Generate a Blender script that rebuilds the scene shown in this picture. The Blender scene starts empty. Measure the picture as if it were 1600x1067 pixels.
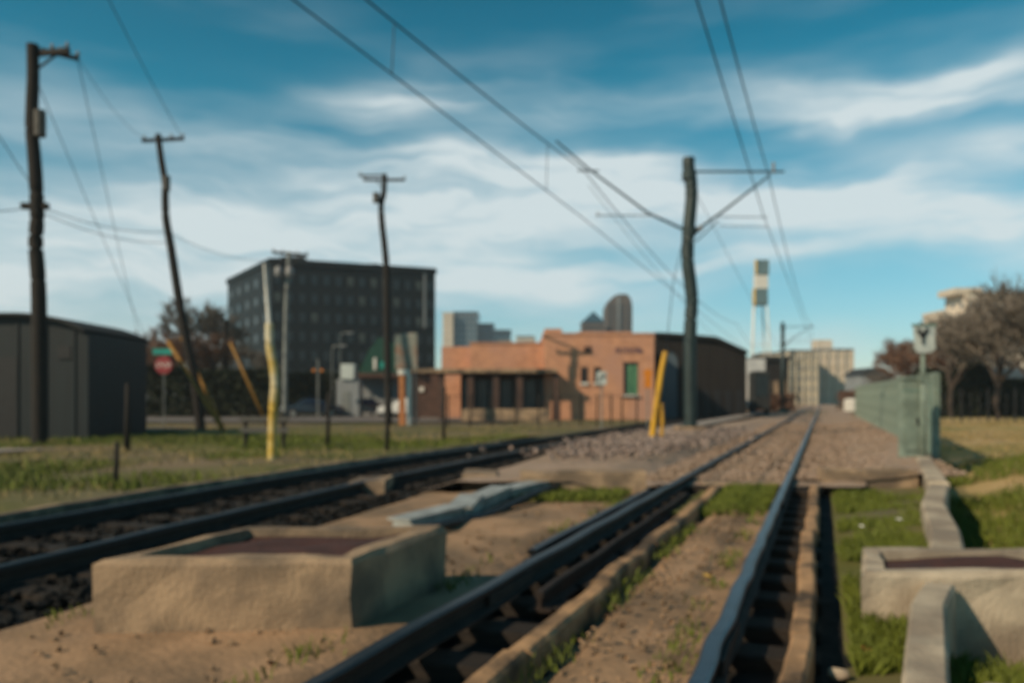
import bpy, bmesh, math, random
import numpy as np
from mathutils import Vector, Matrix
random.seed(7); RNG = np.random.default_rng(7)
S = bpy.context.scene
C = S.collection
PI = math.pi
# ------------------------------------------------------------------ camera
CAMZ = 1.24
FPX = 1244.0                       # focal length in pixels of a 1600 px wide frame (28 mm)
cam = bpy.data.cameras.new('camera'); camo = bpy.data.objects.new('camera', cam); C.objects.link(camo)
camo.location = (0, 0, CAMZ); camo.rotation_euler = (PI/2, 0, 0)
cam.lens = 28; cam.sensor_width = 36; cam.shift_y = 92/1600
cam.clip_start = 0.05; cam.clip_end = 6000
cam.dof.use_dof = True; cam.dof.focus_distance = 0.6; cam.dof.aperture_fstop = 6.0
S.camera = camo
# ------------------------------------------------------------------ world
SUN_EL = math.radians(33); SUN_AZ = math.atan2(-0.80, -0.60)
w = bpy.data.worlds.new('World'); S.world = w; w.use_nodes = True
nt = w.node_tree; nt.nodes.clear()
def N(t, **k):
    n = nt.nodes.new(t)
    for a, b in k.items(): setattr(n, a, b)
    return n
def L(a, b): nt.links.new(a, b)
def M2(op, a, b=None, c=None):
    n = N('ShaderNodeMath', operation=op)
    for i, v in enumerate((a, b, c)):
        if v is None: continue
        if isinstance(v, (int, float)): n.inputs[i].default_value = v
        else: L(v, n.inputs[i])
    return n.outputs[0]
sky = N('ShaderNodeTexSky', sky_type='NISHITA', sun_disc=False, sun_elevation=SUN_EL, sun_rotation=SUN_AZ)
sky.air_density = 1.0; sky.dust_density = 0.3; sky.ozone_density = 1.5
tc = N('ShaderNodeTexCoord'); sx = N('ShaderNodeSeparateXYZ'); L(tc.outputs['Generated'], sx.inputs[0])
X, Y, Z = sx.outputs
az = M2('ARCTAN2', X, Y)
hor = M2('SQRT', M2('ADD', M2('MULTIPLY', X, X), M2('MULTIPLY', Y, Y)))
tt = M2('DIVIDE', Z, M2('MAXIMUM', hor, 0.05))
cxyz = N('ShaderNodeCombineXYZ'); L(M2('MULTIPLY', az, 3.0), cxyz.inputs[0]); L(M2('MULTIPLY', tt, 11.0), cxyz.inputs[1])
nz = N('ShaderNodeTexNoise'); nz.inputs['Scale'].default_value = 1.0; nz.inputs['Detail'].default_value = 4; nz.inputs['Roughness'].default_value = .45
L(cxyz.outputs[0], nz.inputs['Vector'])
cx2 = N('ShaderNodeCombineXYZ'); L(M2('MULTIPLY', az, 6.0), cx2.inputs[0]); L(M2('MULTIPLY', tt, 9.0), cx2.inputs[1]); cx2.inputs[2].default_value = 4.7
nw = N('ShaderNodeTexNoise'); nw.inputs['Scale'].default_value = 1.0; nw.inputs['Detail'].default_value = 3
L(cx2.outputs[0], nw.inputs['Vector'])
warp = M2('MULTIPLY', M2('SUBTRACT', nw.outputs[0], .5), .09)
t2 = M2('ADD', tt, warp); a2 = M2('ADD', az, M2('MULTIPLY', warp, 1.4))
clouds = [ # px, py, rx, ry, slope, strength : where the cloud banks lie in the sky of the photograph
 (150, 430, 420, 75, 0, .85), (640, 380, 330, 75, 0, .8), (720, 300, 210, 38, .05, .5), (640, 160, 100, 38, -.05, .50),
 (380, 240, 330, 30, .05, .35), (900, 265, 210, 24, .03, .6), (1150, 300, 260, 36, .1, .75), (1480, 345, 260, 34, .12, .75),
 (1490, 122, 150, 24, .05, .8), (1400, 165, 270, 24, .14, .75), (1560, 250, 110, 34, .0, .3), (1200, 405, 300, 20, .0, .6),
 (1000, 330, 320, 40, 0, .45), (60, 330, 260, 45, 0, .45), (700, 450, 500, 25, 0, .4), (900, 170, 300, 40, 0, .22)]
tot = None
for px, py, rx, ry, sl, st in clouds:
    xx = (px-800)/FPX; k = math.sqrt(1+xx*xx); a0 = math.atan(xx); t0 = (625-py)/FPX/k
    ra = rx/FPX/(k*k); rt = ry/FPX/k
    dx = M2('SUBTRACT', a2, a0)
    dy = M2('SUBTRACT', M2('ADD', t2, M2('MULTIPLY', dx, sl)), t0)
    d = M2('ADD', M2('POWER', M2('ABSOLUTE', M2('DIVIDE', dx, ra)), 2), M2('POWER', M2('ABSOLUTE', M2('DIVIDE', dy, rt)), 2))
    g = M2('MULTIPLY', M2('EXPONENT', M2('MULTIPLY', d, -.9)), st)
    tot = g if tot is None else M2('ADD', tot, g)
veil = N('ShaderNodeMapRange', interpolation_type='SMOOTHSTEP'); L(nz.outputs[0], veil.inputs[0])
veil.inputs[1].default_value = .42; veil.inputs[2].default_value = .75
lowt = N('ShaderNodeMapRange'); L(tt, lowt.inputs[0]); lowt.inputs[1].default_value = .02; lowt.inputs[2].default_value = .5
lowt.inputs[3].default_value = .55; lowt.inputs[4].default_value = .10
veil2 = M2('MULTIPLY', veil.outputs[0], lowt.outputs[0])
cx3 = N('ShaderNodeCombineXYZ'); L(M2('MULTIPLY', a2, 5.0), cx3.inputs[0]); L(M2('MULTIPLY', M2('ADD', t2, M2('MULTIPLY', az, .03)), 42.0), cx3.inputs[1]); cx3.inputs[2].default_value = 1.3
ns = N('ShaderNodeTexNoise'); ns.inputs['Scale'].default_value = 1.0; ns.inputs['Detail'].default_value = 5; ns.inputs['Roughness'].default_value = .55
L(cx3.outputs[0], ns.inputs['Vector'])
streak = N('ShaderNodeMapRange', interpolation_type='SMOOTHSTEP'); L(ns.outputs[0], streak.inputs[0]); streak.inputs[1].default_value = .30; streak.inputs[2].default_value = .66
streak.inputs[3].default_value = .68; streak.inputs[4].default_value = 1.5
dens = M2('MULTIPLY', M2('MULTIPLY', tot, M2('ADD', M2('MULTIPLY', nz.outputs[0], 1.5), .05)), streak.outputs[0])
dens = M2('MINIMUM', M2('ADD', dens, veil2), .88)
dens = M2('MAXIMUM', dens, 0)
tint = N('ShaderNodeMix', data_type='RGBA', blend_type='MULTIPLY'); tint.inputs[0].default_value = 1
rampn = N('ShaderNodeValToRGB'); L(M2('MAXIMUM', tt, 0), rampn.inputs[0])
cr = rampn.color_ramp; cr.elements[0].position = 0; cr.elements[0].color = (.84, .90, .98, 1)
cr.elements[1].position = .55; cr.elements[1].color = (.03, .60, .60, 1)
e = cr.elements.new(.18); e.color = (.40, .90, .86, 1)
e = cr.elements.new(.36); e.color = (.07, .80, .78, 1)
L(sky.outputs[0], tint.inputs[6]); L(rampn.outputs[0], tint.inputs[7])
mixc = N('ShaderNodeMix', data_type='RGBA'); L(dens, mixc.inputs[0]); L(tint.outputs[2], mixc.inputs[6])
mixc.inputs[7].default_value = (6.6, 7.3, 7.4, 1)
bg = N('ShaderNodeBackground'); bg.inputs[1].default_value = 0.10; L(mixc.outputs[2], bg.inputs[0])
wo = N('ShaderNodeOutputWorld'); L(bg.outputs[0], wo.inputs[0])
# ------------------------------------------------------------------ sun, exposure
sd = Vector((math.sin(SUN_AZ)*math.cos(SUN_EL), math.cos(SUN_AZ)*math.cos(SUN_EL), math.sin(SUN_EL)))
sl = bpy.data.lights.new('sun', 'SUN'); sl.energy = 4.2; sl.angle = math.radians(.5); sl.color = (1, .80, .57)
so = bpy.data.objects.new('sun', sl); C.objects.link(so); so.rotation_euler = sd.to_track_quat('Z', 'Y').to_euler()
S.view_settings.view_transform = 'Standard'; S.view_settings.look = 'None'
S.view_settings.exposure = 0.15; S.view_settings.gamma = 1; S.view_settings.use_curve_mapping = False
S.cycles.max_bounces = 5; S.cycles.use_denoising = True

# ------------------------------------------------------------------ materials
def mat(name, c1, c2=None, scale=3.0, rough=.85, bump=0.0, bscale=None, c3=None, s3=.6, metal=0.0, detail=5, stretch=None, spec=.3, lo=.35, hi=.65, coat=0):
    m = bpy.data.materials.new(name); m.use_nodes = True
    t = m.node_tree; b = t.nodes['Principled BSDF']
    b.inputs['Roughness'].default_value = rough; b.inputs['Metallic'].default_value = metal
    b.inputs['Specular IOR Level'].default_value = spec
    if coat: b.inputs['Coat Weight'].default_value = coat
    tc = t.nodes.new('ShaderNodeTexCoord'); mp = t.nodes.new('ShaderNodeMapping')
    t.links.new(tc.outputs['Object'], mp.inputs[0])
    if stretch: mp.inputs['Scale'].default_value = stretch
    c2 = c2 or tuple(v*.75 for v in c1)
    n = t.nodes.new('ShaderNodeTexNoise'); n.inputs['Scale'].default_value = scale; n.inputs['Detail'].default_value = detail
    t.links.new(mp.outputs[0], n.inputs['Vector'])
    r = t.nodes.new('ShaderNodeValToRGB'); t.links.new(n.outputs[0], r.inputs[0])
    r.color_ramp.elements[0].position = lo; r.color_ramp.elements[1].position = hi
    r.color_ramp.elements[0].color = (*c1, 1); r.color_ramp.elements[1].color = (*c2, 1)
    out = r.outputs[0]
    if c3:
        n3 = t.nodes.new('ShaderNodeTexNoise'); n3.inputs['Scale'].default_value = s3; n3.inputs['Detail'].default_value = 4
        t.links.new(mp.outputs[0], n3.inputs['Vector'])
        mr = t.nodes.new('ShaderNodeMapRange'); mr.inputs[1].default_value = .45; mr.inputs[2].default_value = .62
        t.links.new(n3.outputs[0], mr.inputs[0])
        mx = t.nodes.new('ShaderNodeMix'); mx.data_type = 'RGBA'
        t.links.new(mr.outputs[0], mx.inputs[0]); t.links.new(out, mx.inputs[6]); mx.inputs[7].default_value = (*c3, 1)
        out = mx.outputs[2]
    t.links.new(out, b.inputs['Base Color'])
    if bump:
        nb = t.nodes.new('ShaderNodeTexNoise'); nb.inputs['Scale'].default_value = bscale or scale*4; nb.inputs['Detail'].default_value = 6
        t.links.new(mp.outputs[0], nb.inputs['Vector'])
        bp = t.nodes.new('ShaderNodeBump'); bp.inputs['Strength'].default_value = min(1, bump*1.0); bp.inputs['Distance'].default_value = .02
        t.links.new(nb.outputs[0], bp.inputs['Height']); t.links.new(bp.outputs[0], b.inputs['Normal'])
    return m
K = dict(
 ground=mat('dry_grass_ground', (.13,.10,.042), (.075,.085,.022), 1.3, .95, .8, 9, c3=(.17,.125,.07), s3=.16),
 field=mat('right_field_ground', (.44,.30,.15), (.33,.24,.09), .5, .95, .8, 9, c3=(.20,.18,.045), s3=.22),
 greenfield=mat('green_verge', (.085,.095,.012), (.12,.105,.025), .9, .95, .8, 9, c3=(.13,.11,.05), s3=.25),
 sand=mat('packed_sand', (.34,.215,.125), (.26,.165,.092), 2.2, .93, .6, 26, c3=(.17,.115,.07), s3=1.1),
 ballast=mat('pink_ballast', (.40,.29,.215), (.24,.175,.13), 26, .92, .8, 30, c3=(.30,.215,.15), s3=.9),
 darkballast=mat('oily_ballast_and_shadow', (.006,.006,.005), (.013,.011,.009), 18, .9, 1, 30),
 greyballast=mat('grey_gravel', (.33,.29,.26), (.20,.17,.14), 20, .92, .8, 30),
 rail=mat('rail_steel', (.07,.10,.13), (.045,.065,.085), 5, .34, .15, 30, metal=.85, stretch=(1,1,1), spec=.5),
 railrust=mat('rail_web_rust', (.035,.024,.018), (.02,.015,.012), 7, .8, .3, 30),
 tie=mat('dark_tie_wood', (.028,.021,.015), (.014,.011,.009), 6, .85, .8, 20, stretch=(1,6,6)),
 timber=mat('weathered_timber', (.44,.26,.13), (.29,.17,.085), 5, .85, .8, 22, c3=(.075,.05,.03), s3=2.2),
 concrete=mat('tan_concrete', (.36,.25,.155), (.22,.155,.10), 3.4, .9, .5, 40, c3=(.135,.10,.07), s3=1.7),
 paleconc=mat('pale_concrete', (.50,.41,.30), (.34,.28,.205), 4, .9, .5, 40, c3=(.24,.19,.14), s3=1.9),
 rustlid=mat('maroon_rust', (.075,.030,.022), (.045,.022,.018), 5, .8, .5, 24),
 galv=mat('galvanised_steel', (.40,.41,.38), (.22,.22,.20), 5, .5, .4, 9, metal=.25, spec=.5),
 polemetal=mat('dark_green_steel', (.022,.038,.038), (.014,.024,.024), 3, .5, .1, 12, metal=.2, spec=.5),
 darkwood=mat('creosote_pole', (.022,.018,.015), (.012,.011,.01), 4, .85, .4, 20, stretch=(6,6,1)),
 greywood=mat('grey_pole_wood', (.11,.105,.095), (.07,.065,.06), 4, .85, .4, 20, stretch=(6,6,1)),
 galvpole=mat('pale_steel_pole', (.22,.23,.21), (.11,.12,.12), 3, .6),
 wire=mat('wire_black', (.012,.014,.016), (.012,.014,.016), 3, .6),
 insul=mat('insulator_grey', (.25,.25,.25), (.18,.18,.18), 3, .4),
 yellow=mat('yellow_paint', (.62,.34,.02), (.50,.26,.02), 4, .5, .1, 12, c3=(.36,.20,.03), s3=2.4),
 brownyellow=mat('grimy_orange_sleeve', (.30,.15,.025), (.22,.11,.02), 4, .6),
 paleyellow=mat('faded_yellow_paint', (.50,.34,.06), (.42,.27,.05), 4, .5, .1, 12, c3=(.55,.50,.36), s3=1.4),
 orangep=mat('orange_sign', (.60,.20,.015), (.52,.17,.012), 4, .5),
 whitep=mat('white_paint', (.66,.64,.58), (.55,.53,.48), 4, .6),
 signgrey=mat('sign_back_grey', (.48,.52,.49), (.36,.40,.38), 4, .5),
 black=mat('black_paint', (.015,.015,.016), (.012,.012,.013), 4, .55),
 fencegreen=mat('green_steel_fence', (.15,.24,.20), (.10,.17,.145), 5, .55, .1, 20, c3=(.12,.17,.14), s3=2),
 cabinet=mat('grey_green_cabinet', (.22,.27,.22), (.15,.195,.16), 5, .55, .2, 14, c3=(.12,.15,.12), s3=2),
 warehouse=mat('dark_sheet_metal', (.008,.015,.018), (.006,.010,.012), .7, .6, .2, 10, stretch=(8,8,.6)),
 darkfac=mat('charcoal_cladding', (.008,.012,.015), (.005,.008,.010), .35, .6),
 sidefac=mat('slate_blue_cladding', (.075,.105,.13), (.055,.08,.10), .2, .6),
 glassd=mat('dark_glass', (.018,.026,.030), (.010,.015,.018), 2, .3, metal=.1, spec=.6),
 palepane=mat('pale_pane', (.09,.105,.095), (.04,.052,.052), 1, .5),  # paler tone for window panes picked at random
 brick=mat('orange_brick', (.52,.265,.155), (.40,.20,.12), 2.2, .9, .3, 26, c3=(.42,.225,.155), s3=.45),
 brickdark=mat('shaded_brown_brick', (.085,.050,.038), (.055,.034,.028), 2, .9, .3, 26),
 brownwall=mat('brown_plank_wall', (.019,.016,.014), (.012,.010,.009), .7, .85, stretch=(5,5,.5)),
 roofdark=mat('dark_roofing', (.028,.030,.030), (.018,.020,.02), 2, .85),
 creamwall=mat('cream_wall', (.52,.45,.33), (.44,.38,.28), .15, .85),
 palewall=mat('pale_stucco', (.58,.50,.40), (.50,.43,.34), .15, .85),
 greywall=mat('grey_wall', (.22,.235,.24), (.16,.17,.175), .12, .8),
 tealglass=mat('teal_glass', (.045,.11,.15), (.03,.075,.11), .1, .25, metal=.3, spec=.5),
 towerbrown=mat('brown_granite', (.115,.095,.085), (.08,.068,.062), .1, .7),
 greendoor=mat('green_shutter', (.10,.25,.13), (.05,.15,.085), 6, .6),
 awning=mat('dark_green_canvas', (.010,.055,.038), (.008,.04,.03), 4, .8),
 tealsign=mat('teal_sign', (.01,.25,.20), (.01,.2,.17), 4, .5),
 red=mat('stop_red', (.26,.03,.035), (.20,.025,.03), 4, .5),
 bark=mat('bare_bark', (.062,.046,.036), (.04,.03,.024), 3, .9),
 twig=mat('bare_twigs', (.15,.125,.10), (.10,.085,.07), 1, .9),
 twigred=mat('russet_twigs', (.16,.085,.052), (.11,.065,.045), 1, .9),
 bush=mat('dark_evergreen', (.022,.028,.012), (.014,.018,.008), 1, .9),
 grass=mat('grass_blades', (.12,.145,.016), (.08,.10,.012), 4, .7),
 grassdry=mat('dry_blades', (.30,.22,.10), (.20,.155,.06), 4, .8),
 asphalt=mat('worn_asphalt', (.17,.15,.135), (.12,.105,.095), 1.2, .9, .3, 20),
 carblue=mat('navy_car_paint', (.012,.018,.032), (.012,.018,.032), 2, .25, coat=.7),
 carmaroon=mat('maroon_car_paint', (.06,.012,.02), (.06,.012,.02), 2, .25, coat=.7),
 darkrail=mat('dark_rail_steel', (.016,.018,.020), (.010,.011,.012), 5, .42, .15, 30, metal=.3, spec=.5),
 pinkrubble=mat('pink_rubble', (.42,.32,.27), (.24,.18,.15), 9, .9, .5, 30, c3=(.12,.10,.09), s3=7),
 rubber=mat('tyre_rubber', (.012,.012,.012), (.012,.012,.012), 2, .8),
 headl=mat('headlight_glass', (.7,.72,.7), (.6,.6,.6), 2, .1, spec=.8),
 leaf=mat('fallen_leaf', (.42,.26,.06), (.34,.19,.04), 8, .8),
 leafo=mat('orange_litter', (.40,.16,.05), (.34,.13,.04), 8, .8),
 skypanel=mat('grey_blue_panel', (.13,.20,.22), (.09,.15,.17), .3, .5),
 sunlitgold=mat('sunlit_edge', (.72,.50,.14), (.62,.42,.12), .3, .5),
 bluelet=mat('navy_letters', (.11,.06,.10), (.13,.08,.10), 4, .6),
 truck=mat('white_truck_body', (.55,.55,.53), (.45,.45,.44), 1, .5),
)
# ------------------------------------------------------------------ mesh helpers
class MB:
    def __init__(s): s.v = []; s.f = []
    def add(s, vs, fs):
        n = len(s.v); s.v += [tuple(p) for p in vs]; s.f += [tuple(i+n for i in f) for f in fs]; return s
    def box(s, x0, x1, y0, y1, z0, z1):
        return s.add([(x0,y0,z0),(x1,y0,z0),(x1,y1,z0),(x0,y1,z0),(x0,y0,z1),(x1,y0,z1),(x1,y1,z1),(x0,y1,z1)],
                     [(0,3,2,1),(4,5,6,7),(0,1,5,4),(1,2,6,5),(2,3,7,6),(3,0,4,7)])
    def cbox(s, x0, x1, y0, y1, z0, z1, c=.01):   # box with chamfered top edges
        return s.add([(x0,y0,z0),(x1,y0,z0),(x1,y1,z0),(x0,y1,z0),(x0,y0,z1-c),(x1,y0,z1-c),(x1,y1,z1-c),(x0,y1,z1-c),
                      (x0+c,y0+c,z1),(x1-c,y0+c,z1),(x1-c,y1-c,z1),(x0+c,y1-c,z1)],
                     [(0,3,2,1),(8,9,10,11),(0,1,5,4),(1,2,6,5),(2,3,7,6),(3,0,4,7),(4,5,9,8),(5,6,10,9),(6,7,11,10),(7,4,8,11)])
    def tube(s, pts, r, n=8, cap=True):
        pts = [Vector(p) for p in pts]; rs = r if isinstance(r, (list, tuple)) else [r]*len(pts)
        base = len(s.v); up = Vector((0,0,1))
        for i, p in enumerate(pts):
            d = (pts[min(i+1, len(pts)-1)]-pts[max(i-1, 0)]).normalized()
            a = d.cross(up)
            if a.length < .05: a = d.cross(Vector((0,1,0)))
            a.normalize(); b = a.cross(d)
            for k in range(n):
                t = 2*PI*k/n
                s.v.append(tuple(p+(a*math.cos(t)+b*math.sin(t))*rs[i]))
        for i in range(len(pts)-1):
            for k in range(n):
                a0 = base+i*n+k; a1 = base+i*n+(k+1) % n
                s.f.append((a0, a1, a1+n, a0+n))
        if cap and n > 2:
            s.f.append(tuple(base+k for k in reversed(range(n)))); s.f.append(tuple(base+(len(pts)-1)*n+k for k in range(n)))
        return s
    def beam(s, a, b, wx, wz):      # square beam
        a = Vector(a); b = Vector(b); d = (b-a).normalized(); u = d.cross(Vector((0,0,1)))
        if u.length < .05: u = Vector((1,0,0))
        u.normalize(); v = u.cross(d); vs = []
        for p in (a, b):
            for su, sv in ((-1,-1),(1,-1),(1,1),(-1,1)): vs.append(p+u*wx/2*su+v*wz/2*sv)
        return s.add(vs, [(0,1,2,3),(7,6,5,4),(0,4,5,1),(1,5,6,2),(2,6,7,3),(3,7,4,0)])
    def prism(s, poly, y0, y1):      # polygon in xz, extruded along y
        n = len(poly)
        vs = [(x,y0,z) for x,z in poly]+[(x,y1,z) for x,z in poly]
        return s.add(vs, [tuple(range(n)), tuple(reversed(range(n,2*n)))]+[(i,i+n,(i+1)%n+n,(i+1)%n) for i in range(n)])
    def mesh(s, name, m, smooth=False):
        me = bpy.data.meshes.new(name); me.from_pydata(s.v, [], s.f); me.materials.append(m)
        bm = bmesh.new(); bm.from_mesh(me); bmesh.ops.recalc_face_normals(bm, faces=bm.faces); bm.to_mesh(me); bm.free()
        if smooth: me.shade_smooth()
        return me
    def build(s, name, m, parent=None, smooth=False): return link(name, s.mesh(name, m, smooth), parent)
def link(name, me, parent=None, loc=None):
    o = bpy.data.objects.new(name, me); C.objects.link(o)
    if parent: o.parent = parent
    if loc is not None: o.location = loc
    return o
def tag(o, label=None, cat=None, group=None, kind=None):
    for k, v in (('label', label), ('category', cat), ('group', group), ('kind', kind)):
        if v: o[k] = v
    return o
def empty(name, loc=(0,0,0), rz=0, **k):
    o = bpy.data.objects.new(name, None); C.objects.link(o); o.location = loc; o.rotation_euler.z = rz
    return tag(o, **k)
def copy_tree(o, parent=None):
    c = o.copy(); C.objects.link(c)
    if parent: c.parent = parent
    for ch in list(o.children): copy_tree(ch, c)
    return c
def PX(px, y): return (px-800)/FPX*y
def PZ(py, y): return CAMZ+(625-py)/FPX*y
def P(px, py, y): return (PX(px, y), y, PZ(py, y))
SL = 485/FPX                       # the line of the railway: x = off + SL*y
def OX(off, y): return off+SL*y
TH = math.atan(SL)
# smooth value noise
_g = RNG.random((64, 64))
def vn(x, y):
    x = np.asarray(x, float); y = np.asarray(y, float)
    xi = np.floor(x).astype(int); yi = np.floor(y).astype(int); fx = x-xi; fy = y-yi
    fx = fx*fx*(3-2*fx); fy = fy*fy*(3-2*fy)
    a = _g[xi % 64, yi % 64]; b = _g[(xi+1) % 64, yi % 64]; c = _g[xi % 64, (yi+1) % 64]; d = _g[(xi+1) % 64, (yi+1) % 64]
    return (a*(1-fx)+b*fx)*(1-fy)+(c*(1-fx)+d*fx)*fy-.5
def fbm(x, y, s, o=4):
    t = 0
    for i in range(o): t = t+vn(np.asarray(x)*s*2**i+13*i, np.asarray(y)*s*2**i+7*i)/2**i
    return t
def grid_mesh(name, Xg, Yg, Zg, m, smooth=True):
    h, wd = Xg.shape
    v = np.stack([Xg, Yg, Zg], -1).reshape(-1, 3)
    idx = np.arange(h*wd).reshape(h, wd)
    f = np.stack([idx[:-1,:-1], idx[:-1,1:], idx[1:,1:], idx[1:,:-1]], -1).reshape(-1, 4)
    me = bpy.data.meshes.new(name); me.from_pydata(v.tolist(), [], f.tolist()); me.materials.append(m)
    if smooth: me.shade_smooth()
    return me
def strip(name, m, lo, hi, y0, y1, zf, nx=14, dy=None, parent=None, kind='structure'):
    """ground strip along the railway between the offsets lo(y) and hi(y)"""
    ys = [y0]
    while ys[-1] < y1: ys.append(min(y1, ys[-1]+(dy or max(.06, ys[-1]*.012))))
    ys = np.array(ys); u = np.linspace(0, 1, nx)
    lo_ = np.array([lo(y) if callable(lo) else lo for y in ys]); hi_ = np.array([hi(y) if callable(hi) else hi for y in ys])
    off = lo_[:,None]+(hi_-lo_)[:,None]*u[None]
    Yg = np.repeat(ys[:,None], nx, 1); Xg = off+SL*Yg
    o = link(name, grid_mesh(name, Xg, Yg, zf(off, Yg, u[None]), m), parent)
    if kind: o['kind'] = kind
    return o

# ------------------------------------------------------------------ ground
def kerb_off(y): return float(np.interp(y, [0, 3.15, 4.4, 6.0, 6.8, 10.3, 15.5, 22, 60, 300], [.0, .42, .55, .85, 1.10, 1.55, 2.05, 2.35, 2.6, 3.2]))
a_ = np.concatenate([-np.geomspace(1500, 20, 26), np.linspace(-19, 30, 99), np.geomspace(31, 1500, 26)])
b_ = np.concatenate([np.linspace(-30, 0, 10), np.linspace(.4, 40, 110), np.geomspace(41, 4500, 44)])
Yg, Ag = np.meshgrid(b_, a_, indexing='ij'); Xg = Ag+SL*np.clip(Yg, -30, 60)
Zg = .10*fbm(Xg, Yg, .25)*np.clip(1.5-Yg/60, 0, 1)
off_ = Ag
corr = np.clip((off_+9.6)/1.0, 0, 1)*np.clip((3.1-off_)/1.0, 0, 1)
Zg = Zg*(1-corr)-.36*corr
Zg = Zg-1.3*np.clip((off_-.2)/.5, 0, 1)*np.clip((56-off_)/3, 0, 1)*np.clip((57-Yg)/3, 0, 1)
Zg = np.where(Yg > 100, Zg-.3, Zg)
ground = link('ground', grid_mesh('ground', Xg, Yg, Zg, K['ground'])); ground['kind'] = 'structure'

def c2(y): return float(np.interp(y, [0, 4, 7, 11, 16, 26, 50, 93, 200, 400], [-5.9, -6.1, -6.6, -7.15, -7.5, -7.7, -8.5, -10, -11, -11]))
def flat(z, amp=.02, s=1.6): return lambda o, y, u: z+amp*fbm(o, y, s)*2
def zfield(o, y, u=None):
    ko = np.interp(y, [0, 3.15, 4.4, 6.0, 6.8, 10.3, 15.5, 22, 60, 300], [.0, .42, .55, .85, 1.10, 1.55, 2.05, 2.35, 2.6, 3.2]); d = o-ko
    return .02-(.50*np.exp(-((d-.45)/1.25)**2)+.18*np.clip(1-d/9, 0, 1))*np.clip(1.75-y/14, 0, 1)*np.clip((y-2.2)/4.5, .12, 1)+.06*fbm(o, y, .6)
# left green verge
strip('grass_verge', K['greenfield'], -34, lambda y: c2(y)-1.95, 2.0, 34, lambda o, y, u: .02+.09*fbm(o, y, .5), 40, dy=.25)
strip('gravel_path', K['greyballast'], lambda y: -30, lambda y: -18.6, 17.6, 19.4, lambda o, y, u: .085+.02*fbm(o, y, .5), 20, dy=.2)
# trackbed of the far (left) track
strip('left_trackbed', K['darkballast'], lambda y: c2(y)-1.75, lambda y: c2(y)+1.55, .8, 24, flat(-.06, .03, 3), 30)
strip('left_trackbed', K['ballast'], lambda y: c2(y)-1.9, lambda y: c2(y)+1.7, 24.02, 300, flat(-.05, .03, 2), 12)
# sand between the tracks, near part
def sandz(o, y, u):
    return -.01+.05*fbm(o, y, 1.1)+.012*fbm(o, y, 9)-.08*np.clip((u-.9)*10, 0, 1)-.08*np.clip((.08-u)*12, 0, 1)
strip('sand_path', K['sand'], lambda y: c2(y)+1.50, lambda y: float(np.interp(y, [0, 5.9, 6.3, 7.2, 7.6, 8.6, 9.0], [-2.14, -2.14, -2.38, -2.38, -2.2, -2.2, -2.38])), .8, 10.9, sandz, 46)
strip('sand_path', K['sand'], -1.38, -.60, .8, 9.1, lambda o, y, u: -.035+.04*fbm(o, y, 1.3)+.012*fbm(o, y, 8)-.07*np.clip(1-u*5, 0, 1), 26)
strip('grass_verge', K['greenfield'], -1.75, -.60, 9.1, 11.6, lambda o, y, u: -.05+.06*fbm(o, y, 2), 20)
# recessed beds beside the two near rails, then a timber's shadow laid as a strip
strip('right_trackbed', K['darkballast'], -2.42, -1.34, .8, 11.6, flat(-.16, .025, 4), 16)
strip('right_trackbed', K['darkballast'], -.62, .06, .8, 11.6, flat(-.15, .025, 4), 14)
strip('right_trackbed', K['darkballast'], -.05, .16, .8, 11.9, flat(-.155, .01, 4), 6)  # dark strip standing in for the shadow right of the guard timber
strip('grass_verge', K['greenfield'], .12, lambda y: max(.1, kerb_off(y)), .8, 12.2, lambda o, y, u: -.13+.05*fbm(o, y, 1.4)+.05*u, 20)
strip('field', K['field'], lambda y: kerb_off(y)+.1, lambda y: kerb_off(y)+56, 1.0, 58, zfield, 260, dy=.22)
# raised ballast beyond the concrete headers
strip('right_trackbed', K['ballast'], -2.95, .65, 11.5, 420, flat(.005, .018, 3), 30)
strip('ballast_shoulder', K['ballast'], .6, lambda y: kerb_off(y)-.02, 12.0, 300, lambda o, y, u: .03+.10*u*np.clip(1.3-y/60, 0, 1)+.03*fbm(o, y, 2), 20)
strip('ballast_mound', K['ballast'], lambda y: c2(y)+1.6, -2.9, 10.9, 300,
      lambda o, y, u: .0+(.20+.10*fbm(o, y, .8)+.10*np.exp(-((y-23)/5)**2))*np.clip(np.minimum(u, 1-u)*5, 0, 1)*np.clip(2.0-y/30, .15, 1)*np.clip((y-10.8)/2.2, .55, 1), 26)
strip('gravel_path', K['greyballast'], -5.9, -4.7, 27, 75, lambda o, y, u: .30-.0012*y+.02*fbm(o, y, 2), 8)

# ------------------------------------------------------------------ tracks
def railprof(off, z, pts_y, wob=None, head=.075, parent=None):
    """steel rail: flat foot, thin web, rounded head, following off(y)"""
    prof = [(-.07,-.135),(.07,-.135),(.07,-.12),(.012,-.10),(.012,-.045),(head/2,-.035),(head/2,-.008),(head/2-.01,0),(-head/2+.01,0),(-head/2,-.008),(-head/2,-.035),(-.012,-.045),(-.012,-.10),(-.07,-.12)]
    mb = MB(); n = len(prof)
    for y in pts_y:
        x0 = OX(off(y), y)+(wob(y) if wob else 0)
        for a, b in prof: mb.v.append((x0+a*1.07, y, z+b))
    for i in range(len(pts_y)-1):
        for k in range(n):
            a0 = i*n+k; a1 = i*n+(k+1) % n
            mb.f.append((a0, a1, a1+n, a0+n))
    mb.f.append(tuple(range(n))); mb.f.append(tuple((len(pts_y)-1)*n+k for k in reversed(range(n))))
    return mb
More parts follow.
